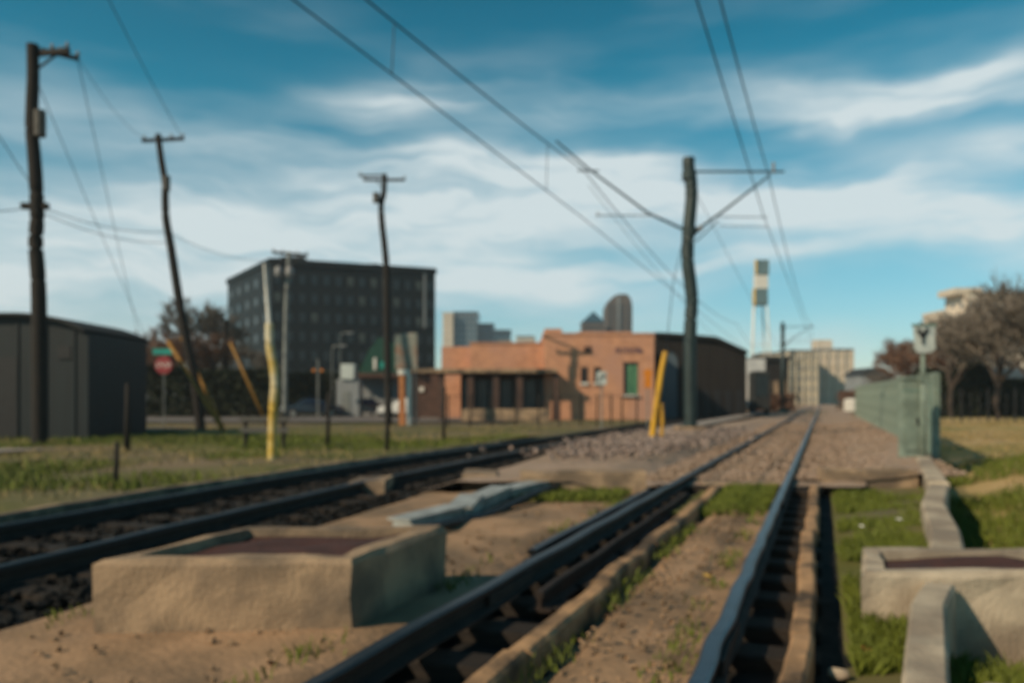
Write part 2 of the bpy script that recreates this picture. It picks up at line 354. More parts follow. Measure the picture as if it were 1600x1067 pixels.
def railhead(off, z, pts_y, wob, head):
    mb = MB(); pr_ = [(-head/2,-.034),(head/2,-.034),(head/2,-.008),(head/2-.012,.003),(-head/2+.012,.003),(-head/2,-.008)]
    for y in pts_y:
        x0 = OX(off(y), y)+(wob(y) if wob else 0)
        for a, b in pr_: mb.v.append((x0+a*1.07, y, z+b))
    for i in range(len(pts_y)-1):
        for k in range(6): a0 = i*6+k; a1 = i*6+(k+1) % 6; mb.f.append((a0, a1, a1+6, a0+6))
    mb.f.append(tuple(range(6))); mb.f.append(tuple((len(pts_y)-1)*6+k for k in reversed(range(6))))
    return mb
ysr = []
y = .7
while y < 420: ysr.append(y); y += max(.08, y*.02)
wobA = lambda y: .011*math.sin(y*6.3)*math.exp(-y/9)+.005*math.sin(y*11+1)*math.exp(-y/9)
wobB = lambda y: .012*math.sin(y*4.1+1)*math.exp(-y/14)
def track(root, cen, half, wob, ties_from, ties_to, tiew, tz, mtie, mr=('darkrail', 'rail')):
    for sgn in (-1, 1):
        wb = wob[0] if sgn < 0 else wob[1]
        rl_ = railprof(lambda y: cen(y)+sgn*half, .12, ysr, wb).build('rail', K['railrust'], root)
        railhead(lambda y: cen(y)+sgn*half, .12, ysr, wb, .082).build('rail_head', K[mr[0] if sgn < 0 else mr[1]], rl_)
    base = MB().cbox(-tiew/2, tiew/2, -.115, .115, -.17, 0, .012).mesh('tie', mtie)
    y = ties_from; n = 0
    while y < ties_to:
        o = link('tie', base, root, (OX(cen(y), y), y, tz+random.uniform(-.008, .008)))
        o.rotation_euler.z = -TH*.92+random.uniform(-.03, .03); y += .58; n += 1
    mb = MB(); z = tz
    while y < 200:
        x = OX(cen(y), y); mb.box(x-tiew/2, x+tiew/2, y-.11, y+.11, z-.15, z); y += .62
    tag(mb.build('tie_row', mtie, root), kind='stuff')
t1 = empty('railway_track', (0,0,0), label='nearer railway track whose blue steel rails run straight to the vanishing point', cat='railway track', group='railway tracks')
track(t1, lambda y: -1.27, .768, (wobB, wobA), 1.0, 90, 2.35, .0, K['tie'])
t2 = empty('railway_track', (0,0,0), label='farther railway track in a black trackbed curving off to the left', cat='railway track', group='railway tracks')
track(t2, c2, .768, (wobB, wobB), 2.2, 90, 2.5, -.02, K['tie'], ('darkrail', 'darkrail'))
for o in list(t1.children):           # in the sunk near part the ties lie lower than the sand
    if o.name.startswith('tie') and o.location.y < 11.4 and o['kind'] if 'kind' in o else (o.name.startswith('tie') and o.location.y < 11.4 and o.location.y > 0): o.location.z -= .075
def guard(off, w_, top, y0, y1, wob):
    y = y0; i = 0
    while y < y1:
        ln = min(random.uniform(1.3, 1.9), y1-y); mb = MB(); n = max(3, int(ln/.12)); j = random.uniform(-.012, .012)
        rows = []
        for k in range(n+1):
            yy = y+(ln-.02)*k/n; x = OX(off+j, yy)+wob*math.sin(yy*5.2)+.008*random.uniform(-1, 1); t = top+.01*math.sin(yy*3.7)+random.uniform(-.006, .006)
            rows.append([(x-w_/2, yy, -.17), (x-w_/2, yy, t-.015), (x-w_/2+.02, yy, t), (x+w_/2-.02, yy, t), (x+w_/2, yy, t-.02), (x+w_/2, yy, -.17)])
        for r in rows: mb.v += r
        for k in range(n):
            for q in range(6): a0 = k*6+q; a1 = k*6+(q+1) % 6; mb.f.append((a0, a1, a1+6, a0+6))
        mb.f.append(tuple(range(6))); mb.f.append(tuple(n*6+q for q in reversed(range(6))))
        mb.build('guard_timber', K['timber'], t1); y += ln
guard(-1.44, .13, .07, .9, 10.8, .012); guard(-.115, .12, .05, .9, 11.4, .010)
# inner guard rails, rusty
railprof(lambda y: -2.30, .07, [v for v in ysr if 6.2 < v < 10.6], wobB, .07).build('guard_rail', K['darkrail'], t1)
railprof(lambda y: -1.80, .03, [v for v in ysr if 5.0 < v < 10.6], wobB, .05).build('guard_rail', K['railrust'], t1)
# joint bars on the near rails
for off, yy in ((-.50, 3.9), (-2.04, 5.1), (-.50, 9.4)):
    MB().beam((OX(off+.045, yy-.35), yy-.35, .045), (OX(off+.045, yy+.35), yy+.35, .045), .03, .07).build('joint_bar', K['railrust'], t1)

# ------------------------------------------------------------------ kerbs, headers, boxes
def kerbpiece(pts, w_, z0, z1, m, name, **k):
    mb = MB(); n = len(pts)
    for i, (x, y) in enumerate(pts):
        a = Vector(pts[max(i-1, 0)]); b = Vector(pts[min(i+1, n-1)]); d = (b-a).normalized(); q = Vector((d.y, -d.x))*w_/2
        j = random.uniform(-.008, .008); z = z1+j
        mb.v += [(x-q.x, y-q.y, z0), (x-q.x, y-q.y, z-.025), (x-q.x*.8, y-q.y*.8, z), (x+q.x*.8, y+q.y*.8, z), (x+q.x, y+q.y, z-.025), (x+q.x, y+q.y, z0)]
    for i in range(n-1):
        for q in range(6): a0 = i*6+q; a1 = i*6+(q+1) % 6; mb.f.append((a0, a1, a1+6, a0+6))
    mb.f.append(tuple(range(6))); mb.f.append(tuple((n-1)*6+q for q in reversed(range(6))))
    return tag(mb.build(name, m, smooth=False), **k)
def interp_pts(cp, step):
    out = []
    for (x0, y0), (x1, y1) in zip(cp[:-1], cp[1:]):
        n = max(1, int(math.hypot(x1-x0, y1-y0)/step))
        out += [(x0+(x1-x0)*i/n, y0+(y1-y0)*i/n) for i in range(n)]
    return out+[cp[-1]]
kerbpiece(interp_pts([(OX(.30,1.6),1.6),(1.62,3.12),(2.22,4.25),(2.55,4.75)], .2), .17, -1.1, .16, K['paleconc'], 'kerb_wall',
    label='pale concrete kerb nearest the viewer, running in at the bottom right edge', cat='kerb', group='pale concrete kerbs along the right verge')
kerbpiece(interp_pts([(3.20,5.85),(3.75,6.9),(4.6,8.7),(5.68,10.6)], .25), .24, -1.1, .13, K['paleconc'], 'kerb_wall',
    label='bent middle length of pale kerb between the box slab and the green cabinet', cat='kerb', group='pale concrete kerbs along the right verge')
kerbpiece(interp_pts([(5.72,10.68),(6.9,13.2),(8.0,15.5)], .3), .26, -1.1, .16, K['paleconc'], 'kerb_wall',
    label='far length of pale kerb ending at the foot of the grey-green cabinet', cat='kerb', group='pale concrete kerbs along the right verge')
pts = [(OX(c2(y)-1.85, y), y) for y in np.arange(2.5, 24, .5)]
kerbpiece(pts, .14, -.3, .055, K['concrete'], 'edge_kerb', label='low thin kerb between the green verge and the black left trackbed', cat='kerb')
# dusty timber edging left of the left track, a few lengths
def header(off0, off1, y, d, z0, z1, label, m=K['concrete']):
    mb = MB(); n = max(3, int((off1-off0)/.2))
    def row(yy):
        for i in range(n+1):
            o = off0+(off1-off0)*i/n; yy2 = yy+.02*math.sin(o*9+yy)
            x = OX(o, y)
            mb.v.append((x, yy2, z1+.012*math.sin(o*7)+random.uniform(-.006, .006)))
    row(y+.02); row(y+d); k = n+1
    for i in range(n+1): mb.v.append((OX(off0+(off1-off0)*i/n, y), y, z1-.03))
    for i in range(n+1): mb.v.append((OX(off0+(off1-off0)*i/n, y), y-.01, z0))
    for i in range(n+1): mb.v.append((OX(off0+(off1-off0)*i/n, y), y+d, z0))
    for i in range(n):
        mb.f += [(i, i+1, k+i+1, k+i), (2*k+i, 2*k+i+1, i+1, i), (3*k+i, 3*k+i+1, 2*k+i+1, 2*k+i), (k+i, k+i+1, 4*k+i+1, 4*k+i)]
    mb.f += [(0, k, 4*k, 3*k, 2*k), (k-1, 3*k-1, 4*k-1, 5*k-1, 2*k-1)]
    return tag(mb.build('header_wall', m), label=label, cat='low wall', group='low concrete headers across the tracks')
header(-4.15, -2.42, 10.95, .30, -.3, .26, 'widest tan concrete header, in front of the rubble mound left of the nearer track')
header(.04, 1.45, 12.05, .30, -.3, .20, 'tan concrete header across the ballast shoulder, right of the blue rail')
header(-1.75, -.66, 11.62, .26, -.3, .03, 'low concrete header between the rails behind the patch of grass')
header(-5.25, -4.75, 11.6, .9, -.3, .16, 'small tan concrete header beside the right rail of the farther track')
header(-6.55, -6.05, 11.0, .8, -.3, .12, 'stubby tan concrete block between the rails of the farther track')

def cbox_vault(loc, rz, wx, wy, h, m, label, lid=K['rustlid'], skew=.38, bot=-.05):
    r = empty('concrete_vault', loc, rz, label=label, cat='concrete box', group='concrete boxes with maroon tops beside the track')
    # hollow box: rim with a recessed top
    mb = MB(); t = .13
    def ring(x0, x1, y0, y1, z, jit=.012):
        pts = []
        for (ax, ay), (bx, by) in (((x0,y0),(x1,y0)),((x1,y0),(x1,y1)),((x1,y1),(x0,y1)),((x0,y1),(x0,y0))):
            for i in range(6):
                u = i/6; pts.append((ax+(bx-ax)*u+random.uniform(-jit, jit), ay+(by-ay)*u+random.uniform(-jit, jit), z+random.uniform(-jit, jit)*.8))
        return pts
    R = [ring(-wx/2, wx/2, 0, wy, bot), ring(-wx/2, wx/2, 0, wy, h*.45), ring(-wx/2, wx/2, 0, wy, h-.03), ring(-wx/2+.025, wx/2-.025, .025, wy-.025, h),
         ring(-wx/2+t, wx/2-t, t, wy-t, h), ring(-wx/2+t+.01, wx/2-t-.01, t+.01, wy-t-.01, h-.10)]
    for q in R: mb.v += [(a_x+skew*a_y, a_y, a_z) for a_x, a_y, a_z in q]
    for a in range(len(R)-1):
        for i in range(24): mb.f.append((a*24+i, a*24+(i+1) % 24, (a+1)*24+(i+1) % 24, (a+1)*24+i))
    mb.f.append(tuple((len(R)-1)*24+i for i in range(24)))
    mb.build('rim', m, r)
    l = MB()
    n = 10; v0 = len(l.v)
    for j in range(n+1):
        for i in range(n+1):
            x = -wx/2+t+.02+(wx-2*t-.04)*i/n; y = t+.02+(wy-2*t-.04)*j/n
            l.v.append((x+skew*y, y, h-.045+.05*float(vn(x*4+3, y*5+loc[0]))))
    for j in range(n):
        for i in range(n): a = j*(n+1)+i; l.f.append((a, a+1, a+n+2, a+n+1))
    l.build('sunken_lid', lid, r, True)
    return r
cbox_vault((-1.55, 4.28, 0), .02, 1.38, 1.15, .385, K['concrete'], 'large tan concrete box with a maroon sunken top in the left foreground')
vb = cbox_vault((3.06, 4.78, -.10), .0, 1.9, .80, .31, K['paleconc'], 'pinkish concrete box slab meeting the kerb at the right edge', skew=.42, bot=-.9)
# pale cable trough between the tracks
tr = empty('cable_trough', (0,0,0), label='pale galvanised cable trough lying between the two tracks behind the concrete box', cat='cable trough')
yy = 7.45; i = 0
while yy < 11.3:
    ln = .84; o = -3.93+.10*math.sin(i*1.7); o1 = -3.93+.10*math.sin((i+1)*1.7)
    a = (OX(o, yy), yy, .05); b = (OX(o1, yy+ln-.03), yy+ln-.03, .05+.02*math.sin(i))
    MB().beam(a, b, .22, .12).build('trough_body', K['galv'], tr)
    jt = random.uniform(-.05, .05); a2_ = (a[0]+jt, a[1], .125); b2_ = (b[0]-jt, b[1]-.01, b[2]+.085+random.uniform(0, .03))
    MB().beam(a2_, b2_, .27, .022).build('trough_cover', K['galv'], tr); yy += ln; i += 1
tag(MB().tube([(OX(-3.62, y), y, .04+.03*math.sin(y*2)) for y in np.arange(6.2, 11.8, .25)], .045, 8).build('black_cable', K['black'], smooth=True), label='thick black cable lying along the right side of the pale trough', cat='cable')

# ------------------------------------------------------------------ stones and grass
def stones(name, m, label, pts, smin, smax):
    mb_v = []; mb_f = []
    ico = [(0,0,1),(.89,0,.45),(.28,.85,.45),(-.72,.53,.45),(-.72,-.53,.45),(.28,-.85,.45),(.72,.53,-.45),(-.28,.85,-.45),(-.89,0,-.45),(-.28,-.85,-.45),(.72,-.53,-.45),(0,0,-1)]
    fa = [(0,1,2),(0,2,3),(0,3,4),(0,4,5),(0,5,1),(1,6,2),(2,7,3),(3,8,4),(4,9,5),(5,10,1),(6,7,2),(7,8,3),(8,9,4),(9,10,5),(10,6,1)]
    ico = np.array(ico)
    for (x, y, z) in pts:
        s = random.uniform(smin, smax); R = Matrix.Rotation(random.uniform(0, 6.28), 3, Vector((random.random(), random.random(), random.random()+.1)).normalized())
        vv = ico*(1+RNG.uniform(-.25, .25, (12, 1)))*s*np.array([1.15, .95, .7]); vv = vv@np.array(R).T+np.array([x, y, z+s*.25])
        n = len(mb_v); mb_v += vv.tolist(); mb_f += [(a+n, b+n, c+n) for a, b, c in fa]
    me = bpy.data.meshes.new(name); me.from_pydata(mb_v, [], mb_f); me.materials.append(m)
    return tag(link(name, me), kind='stuff', label=label, cat='stones')
def scat(n, f):
    out = []
    for _ in range(n): out.append(f())
    return out
stones('rubble', K['pinkrubble'], 'loose pinkish grey rubble heaped at the foot of the large mast', scat(3800, lambda: (lambda y, o: (OX(o, y), y, .22+.05*random.random()))(random.triangular(13.5, 29, 21), random.gauss(-4.2, .75))), .02, .06)
stones('ballast_stones', K['ballast'], 'pinkish ballast stones on the shoulder between the nearer track and the green fence', scat(9000, lambda: (lambda y, o: (OX(o, y), y, .02+max(0, o-.6)*.05))(12.3+30*random.random()**1.7, random.uniform(-2.8, 2.2))), .02, .045)
stones('bed_stones', K['darkballast'], 'dark oily ballast stones in the left trackbed', scat(6500, lambda: (lambda y, u: (OX(c2(y)+u, y), y, -.05))(2.2+20*random.random()**1.4, random.uniform(-1.6, 1.7))), .02, .05)
stones('pebbles', K['sand'], 'small pebbles and clods scattered on the packed sand', scat(800, lambda: (lambda y, o: (OX(o, y), y, 0.0))(1.6+8*random.random(), random.choice((random.uniform(-4.2, -2.5), random.uniform(-1.25, -.7))))), .008, .022)
def blades(name, m, label, pts, hmin, hmax, wd):
    n = len(pts); p = np.array(pts); h = RNG.uniform(hmin, hmax, n); a = RNG.uniform(0, 6.28, n); w_ = RNG.uniform(.6, 1.2, n)*wd
    w_ *= 1
    lean = RNG.uniform(-.6, .6, (n, 2))*h[:,None]
    dx = np.cos(a)*w_; dy = np.sin(a)*w_
    v = np.zeros((n, 4, 3))
    v[:,0] = p; v[:,0,0] -= dx; v[:,0,1] -= dy
    v[:,1] = p; v[:,1,0] += dx; v[:,1,1] += dy
    v[:,2] = p; v[:,2,0] += dx*.7+lean[:,0]*.4; v[:,2,1] += dy*.7+lean[:,1]*.4; v[:,2,2] += h*.6
    v[:,3] = p; v[:,3,0] += lean[:,0]; v[:,3,1] += lean[:,1]; v[:,3,2] += h
    idx = np.arange(n)[:,None]*4
    f = np.concatenate([idx+np.array([0,1,2]), idx+np.array([0,2,3])])
    me = bpy.data.meshes.new(name); me.from_pydata(v.reshape(-1, 3).tolist(), [], f.tolist()); me.materials.append(m)
    return tag(link(name, me), kind='stuff', label=label, cat='grass')
def clump(n, fy, fo, z, thr=-.05, s=1.4):
    out = []
    while len(out) < n:
        y = fy(); o = fo(y); x = OX(o, y)
        if float(fbm(x, y, s, 2)) < thr: continue
        out.append((x, y, z(o, y) if callable(z) else z))
    return out
blades('grass', K['grass'], 'green grass tufts on the verge between the track and the pale kerb',
   clump(15000, lambda: 1.8+10*random.random()**1.2, lambda y: random.uniform(.17, max(.2, kerb_off(y)-.1)), -.14), .04, .13, .006)
blades('grass', K['grass'], 'square patch of green grass between the rails in front of the header',
   clump(5000, lambda: random.uniform(8.8, 11.6), lambda y: random.uniform(-1.35, -.66), -.06, -.6), .05, .14, .009)
blades('grass', K['grass'], 'green grass on the slope right of the pale kerb',
   clump(22000, lambda: 2.0+16*random.random()**1.4, lambda y: kerb_off(y)+.15+random.random()**1.6*(1.0+y*.14), lambda o, y: float(zfield(o, y)), -.12), .06, .20, .008)
blades('grass', K['grassdry'], 'dry straw coloured grass over the open field on the right',
   clump(14000, lambda: 6+40*random.random(), lambda y: kerb_off(y)+.6+random.random()*18, lambda o, y: float(zfield(o, y)), -.1, .6), .05, .16, .016)
blades('grass', K['grass'], 'green grass tufts on the verge left of the farther track',
   clump(26000, lambda: 5+26*random.random(), lambda y: c2(y)-2.1-random.random()*20, .0, .02, .35), .05, .18, .014)
blades('grass', K['grassdry'], 'dry grass mixed into the green verge on the left',
   clump(12000, lambda: 5+32*random.random(), lambda y: c2(y)-2.1-random.random()*22, .0, -.1, .5), .05, .16, .014)
blades('grass', K['grass'], 'green weeds at the foot of the tan header wall',
   clump(1600, lambda: random.uniform(9.9, 10.9), lambda y: random.uniform(-3.9, -2.6), -.03, -.6), .05, .13, .009)
# small things lying about
def leafm(name, loc, m, label, s=.045):
    mb = MB(); mb.add([(-s,0,.01),(0,-s*.55,.0),(s*1.1,0,.018),(0,s*.55,.008),(0,0,.022)], [(0,1,4),(1,2,4),(2,3,4),(3,0,4)])
    o = mb.build(name, m); o.location = loc; o.rotation_euler.z = random.uniform(0, 3)
    return tag(o, label=label, cat='leaf')
leafm('fallen_leaf', (1.38, 5.6, .0), K['leaf'], 'single yellow leaf on the sand left of the blue rail', .07)
leafm('fallen_leaf', (1.88, 4.2, -.08), K['leafo'], 'orange scrap in the grass below the pinkish box slab', .05)
def rock(loc, s, label, m=K['paleconc']):
    bm = bmesh.new(); bmesh.ops.create_icosphere(bm, subdivisions=3, radius=1)
    for v in bm.verts:
        n = float(vn(v.co.x*2+loc[0]*5+9, v.co.y*2+v.co.z*1.7+9)); v.co *= 1+.35*n; v.co.z *= .6; v.co *= s
    me = bpy.data.meshes.new('rock'); bm.to_mesh(me); bm.free(); me.materials.append(m); me.shade_smooth()
    return tag(link('rock', me, None, loc), label=label, cat='rock')
blades('grass', K['grass'], 'scattered weeds along the rails and timbers on the sand',
   clump(1500, lambda: 2.2+8*random.random(), lambda y: random.choice((-1.30, -.72, -2.52, -4.3))+random.gauss(0, .06), -.02, .02, 2.2), .03, .09, .006)
rock((1.33, 3.35, -.08), .09, 'small round pale stone in the grass beside the timber')
rock((2.05, 3.28, -.06), .19, 'pale boulder at the bottom right corner beyond the kerb')
rock((1.60, 3.9, -.10), .05, 'tiny pale stone below the end of the pinkish slab')
for px, py, t in ((1370, 750, 'white scrap on the grass below the shoulder header'), (1347, 826, 'white scrap of litter in the middle of the right verge'), (1405, 815, 'white fleck of litter beside the pale kerb')):
    yy = 1543/(py-625); o = leafm('litter', (PX(px, yy), yy, .02), K['whitep'], t, .04); o['category'] = 'litter'

# ------------------------------------------------------------------ poles
def polytube(pts, y, r0, r1, m, name, parent, n=12, ox=0, oz=0):
    """pole through photograph-height samples; pts are (px, py) and become true metres at distance y, relative to the parent"""
    (xa0, ya0), (xa1, ya1) = pts[0], pts[-1]
    pts = [(px*.62+.38*(xa0+(xa1-xa0)*(py-ya0)/(ya1-ya0)), py) for px, py in pts]      # ease the crookedness a little
    q = [(PX(px, y)-ox, 0, PZ(py, y)-oz) for px, py in pts]
    # resample smoothly
    out = []; 
    for i in range(len(q)-1):
        for k in range(9):
            u = k/9; a = q[max(i-1, 0)]; b = q[i]; c = q[i+1]; d = q[min(i+2, len(q)-1)]
            f = lambda j: .5*((2*b[j])+(-a[j]+c[j])*u+(2*a[j]-5*b[j]+4*c[j]-d[j])*u*u+(-a[j]+3*b[j]-3*c[j]+d[j])*u**3)
            out.append((f(0), 0, f(2)))
    out.append(q[-1]); m_ = len(out)
    return MB().tube(out, [r0+(r1-r0)*i/(m_-1) for i in range(m_)], n).build(name, m, parent, True)
def insulator(parent, loc, s=1):
    mb = MB(); x, y, z = loc
    mb.tube([(x,y,z),(x,y,z+.05*s),(x,y,z+.051*s),(x,y,z+.09*s),(x,y,z+.091*s),(x,y,z+.14*s),(x,y,z+.2*s)], [.03*s,.03*s,.07*s,.07*s,.045*s,.045*s,.02*s], 8)
    return mb.build('insulator', K['insul'], parent, True)
# pole 1, black, far left
y = 22; p1 = empty('utility_pole', (PX(62, y), y, 0), label='tallest black utility pole at the left edge in front of the dark warehouse', cat='utility pole', group='wooden utility poles on the left')
ox = PX(62, y)
polytube([(62,697),(63,600),(63,480),(61,430),(56,380),(60,335),(57,280),(53,240),(48,200),(49,165),(52,120),(51,70)], y, .205, .15, K['darkwood'], 'pole', p1, ox=ox)
def crossarm(parent, a, b, w_=.12, ins=(0, .25, .75, 1), m=K['darkwood']):
    MB().beam(a, b, w_, w_).build('crossarm', m, parent)
    for u in ins: insulator(parent, [a[i]+(b[i]-a[i])*u+(w_/2 if i == 2 else 0) for i in range(3)], .9)
crossarm(p1, (PX(45,y)-ox, .2, PZ(80,y)), (PX(118,y)-ox, -.35, PZ(88,y)), .13, (.15,.55,.97))
crossarm(p1, (PX(58,y)-ox, .2, PZ(73,y)), (PX(105,y)-ox, .6, PZ(78,y)), .10, (.5,.97))
MB().beam((PX(115,y)-ox, -.3, PZ(86,y)), (PX(136,y)-ox, -.9, PZ(104,y)), .05, .05).build('bracket', K['darkwood'], p1)
MB().beam((PX(53,y)-ox, 0, PZ(112,y)), (PX(88,y)-ox, 0, PZ(86,y)), .05, .05).build('brace', K['darkwood'], p1)
MB().beam((PX(35,y)-ox, 0, PZ(322,y)), (PX(75,y)-ox, 0, PZ(322,y)), .18, .16).build('bracket', K['darkwood'], p1)
MB().tube([(PX(66,y)-ox, -.1, PZ(215,y)), (PX(66,y)-ox, -.1, PZ(175,y))], .15, 10).build('transformer', K['greywood'], p1)
# pole 2, leaning
y = 33; ox = PX(312, y)
p2 = empty('utility_pole', (ox, y, 0), label='leaning utility pole above the stop sign, between the warehouse and the tall dark building', cat='utility pole', group='wooden utility poles on the left')
polytube([(314,671),(306,600),(292,540),(281,490),(271,430),(264,385),(256,345),(256,315),(258,285),(252,250),(247,210)], y, .20, .12, K['darkwood'], 'pole', p2, ox=ox)
crossarm(p2, (PX(222,y)-ox, 0, PZ(220,y)), (PX(283,y)-ox, .3, PZ(213,y)), .12, (.05,.35,.7,.97))
MB().tube([(PX(264,y)-ox, -.25, PZ(300,y)), (PX(264,y)-ox, -.25, PZ(278,y))], .16, 10).build('transformer', K['greywood'], p2)
# pole 3
y = 42; ox = PX(606, y)
p3 = empty('utility_pole', (ox, y, 0), label='tall thin utility pole with two crossarms rising in front of the dark building roof', cat='utility pole', group='wooden utility poles on the left')
polytube([(607,663),(606,600),(605,500),(604,420),(600,385),(594,350),(592,320),(599,300),(601,272)], y, .20, .14, K['darkwood'], 'pole', p3, ox=ox)
crossarm(p3, (PX(568,y)-ox, 0, PZ(281,y)), (PX(633,y)-ox, 0, PZ(281,y)), .12, (.02,.98))
crossarm(p3, (PX(557,y)-ox, .8, PZ(268,y)), (PX(597,y)-ox, .1, PZ(273,y)), .09, (.03,))
MB().beam((PX(588,y)-ox, 0, PZ(282,y)), (PX(601,y)-ox, 0, PZ(298,y)), .05, .05).build('brace', K['darkwood'], p3)
MB().tube([(PX(589,y)-ox, -.2, PZ(318,y)), (PX(589,y)-ox, -.2, PZ(303,y))], .18, 10).build('transformer', K['greywood'], p3)
# pole 4, pale, with transformers
y = 50; ox = PX(445, y)
p4 = empty('utility_pole', (ox, y, 0), label='pale utility pole carrying two white transformers and a braced crossarm by the yellow post', cat='utility pole', group='wooden utility poles on the left')
polytube([(445,656),(445,560),(446,480),(449,430),(452,393)], y, .17, .12, K['galvpole'], 'pole', p4, ox=ox)
crossarm(p4, (PX(426,y)-ox, 0, PZ(394,y)), (PX(481,y)-ox, 0, PZ(399,y)), .16, (.02,.3,.7,.98))
for s in (-1, 1): MB().beam((PX(452,y)-ox, -.1, PZ(418,y)), (PX(452+18*s,y)-ox, -.1, PZ(402,y)), .06, .06).build('brace', K['darkwood'], p4)
for px in (438, 455):
    MB().tube([(PX(px,y)-ox, -.35, PZ(433,y)), (PX(px,y)-ox, -.35, PZ(431,y)), (PX(px,y)-ox, -.35, PZ(420,y)), (PX(px,y)-ox, -.35, PZ(417,y))], [.20,.24,.24,.1], 12).build('transformer', K['insul'], p4, True)
# small dark pole with russet trees
y = 60
t = tag(MB().tube([(PX(353,y), y, 0), (PX(352,y), y, PZ(498,y))], .2, 8).build('wooden_post', K['darkwood']), label='stout dark wooden post at the left corner of the tall dark building', cat='post')
# yellow post
y = 16.2; ox = PX(428, y)
yp = empty('guy_post', (ox, y, 0), label='faded yellow steel post in the grass in front of the pale utility pole', cat='post')
polytube([(425,722),(427,680),(429,640),(434,600),(430,570),(422,540),(421,505)], y, .095, .085, K['paleyellow'], 'yellow_sleeve', yp, ox=ox)
polytube([(421,506),(417,460),(413,412)], y, .05, .02, K['whitep'], 'pale_rod', yp, ox=ox)
# yellow guard by the mast
y = 21; ox = PX(1020, y)
yg = empty('guy_guard', (ox, y, 0), label='leaning bright yellow guy wire guard left of the large overhead line mast', cat='guy guard')
polytube([(1017,700),(1022,650),(1028,610),(1032,580),(1040,549)], y, .085, .075, K['yellow'], 'yellow_sleeve', yg, ox=ox)
polytube([(1033,690),(1036,660),(1034,630)], y, .05, .05, K['yellow'], 'yellow_sleeve', yg, ox=ox)
MB().tube([(PX(1040,y)-ox, 0, PZ(551,y)), (PX(1052,23)-ox, 2, PZ(440,23)), (PX(1068,26)-ox, 5, PZ(372,26))], .012, 5).build('guy_wire', K['wire'], yg)
# orange guards near pole 2
for k, (pa, pb, yy, lab) in enumerate((((262,532),(335,650),30,'longest orange-yellow guy guard slanting down beside the stop sign'), ((283,525),(322,610),33.5,'orange guy guard against the foot of the leaning utility pole'), ((360,535),(385,590),40,'short orange guy guard in front of the slate side of the dark building'))):
    a = P(*pa, yy); b = P(*pb, yy); d = [(a[i]-b[i]) for i in range(3)]
    s = b[2]/max(.01, (a[2]-b[2])); foot = (b[0]-(a[0]-b[0])*s, yy, 0)
    tag(MB().tube([foot, b, a], [.08,.08,.07], 8).build('guy_guard', K['brownyellow'], smooth=True), label=lab, cat='guy guard', group='orange guy guards on the left')

# overhead line masts
def mast(y, off, wavy=None, h=9.1, label='', both=False, r=.2):
    x = OX(off, y); r_ = empty('catenary_mast', (x, y, 0), label=label, cat='mast', group='masts of the overhead line between the tracks')
    if wavy: polytube(wavy, y, r, r*.93, K['polemetal'], 'mast_tube', r_, 16, ox=x)
    else: MB().tube([(0,0,0),(0,0,h)], [r, r*.8], 12).build('mast_tube', K['polemetal'], r_, True)
    MB().cbox(-.42,.42,-.42,.42,0,.40,.03).build('footing', K['concrete'], r_)
    MB().tube([(0,0,.40),(0,0,.44)], r*1.6, 12).build('base_flange', K['polemetal'], r_)
    zc = h-.45; zl = 6.85; L_ = 2.75
    e = Vector((L_, 0, zc))
    MB().tube([(r*.9,0,zc),(L_+.35,0,zc)], .035, 8).build('top_tube', K['polemetal'], r_)
    MB().tube([(r*.9,0,zl-.1),(1.1,0,zl+.55),(L_-.1,0,zc-.1)], [.045,.04,.03], 8).build('diagonal_tube', K['polemetal'], r_)
    MB().tube([(r*.9,0,zl-.45),(.95,0,zl+.25)], .025, 6).build('lower_stay', K['polemetal'], r_)
    MB().tube([(.95,0,zl+.38),(L_-.2,0,zl+.36)], .015, 6).build('registration_arm', K['polemetal'], r_)
    MB().tube([(.95,0,zl+.08),(L_-.2,0,zl+.04)], .012, 6).build('registration_arm', K['polemetal'], r_)
    MB().tube([(L_,0,zc-.05),(L_,0,zc+.30)], .05, 8).build('wire_clamp', K['insul'], r_)
    MB().tube([(r*.9,0,zl-.1),(r*1.9,0,zl+.04)], .09, 8).build('insulator', K['insul'], r_)
    if both:
        MB().tube([(-r*.9,0,zl-.03),(-1.35,0,zl+.50),(-3.3,0,zc+.10),(-4.35,0,zc+1.0)], [.045,.04,.035,.03], 8).build('diagonal_tube', K['polemetal'], r_)
        MB().tube([(-1.25,0,zl+.42),(-3.0,0,zl+.42)], .018, 6).build('registration_arm', K['polemetal'], r_)
        MB().tube([(-3.0,0,zl+.38),(-3.0,0,zl+.52)], .03, 6).build('wire_clamp', K['insul'], r_)
        MB().tube([(-2.95,0,zc+.03),(-3.65,0,zc+.03)], .025, 6).build('wire_clamp', K['polemetal'], r_)
    for dz in (h-.6, zl-.1): MB().tube([(0,0,dz-.12),(0,0,dz+.12)], r*1.12, 12).build('collar', K['polemetal'], r_)
    return r_
mast(26, -4.35, [(1079,690),(1078,600),(1078,540),(1080,500),(1083,470),(1079,440),(1073,410),(1073,385),(1076,355),(1080,330),(1083,305),(1081,280),(1076,262),(1076,247)],
     9.15, 'largest green-black overhead line mast with brackets on both sides standing on the rubble', True, .215)
labs = ['second overhead line mast, beyond the dark gabled building', 'third overhead line mast, in front of the cream apartment block', 'fourth overhead line mast, before the right end of the cream block', 'farthest overhead line mast, near where the rails vanish']
for yy, lb in zip((78, 120, 150, 200), labs): mast(yy, -3.9 if yy < 100 else -4.4, None, 8.9, lb, False, .22)

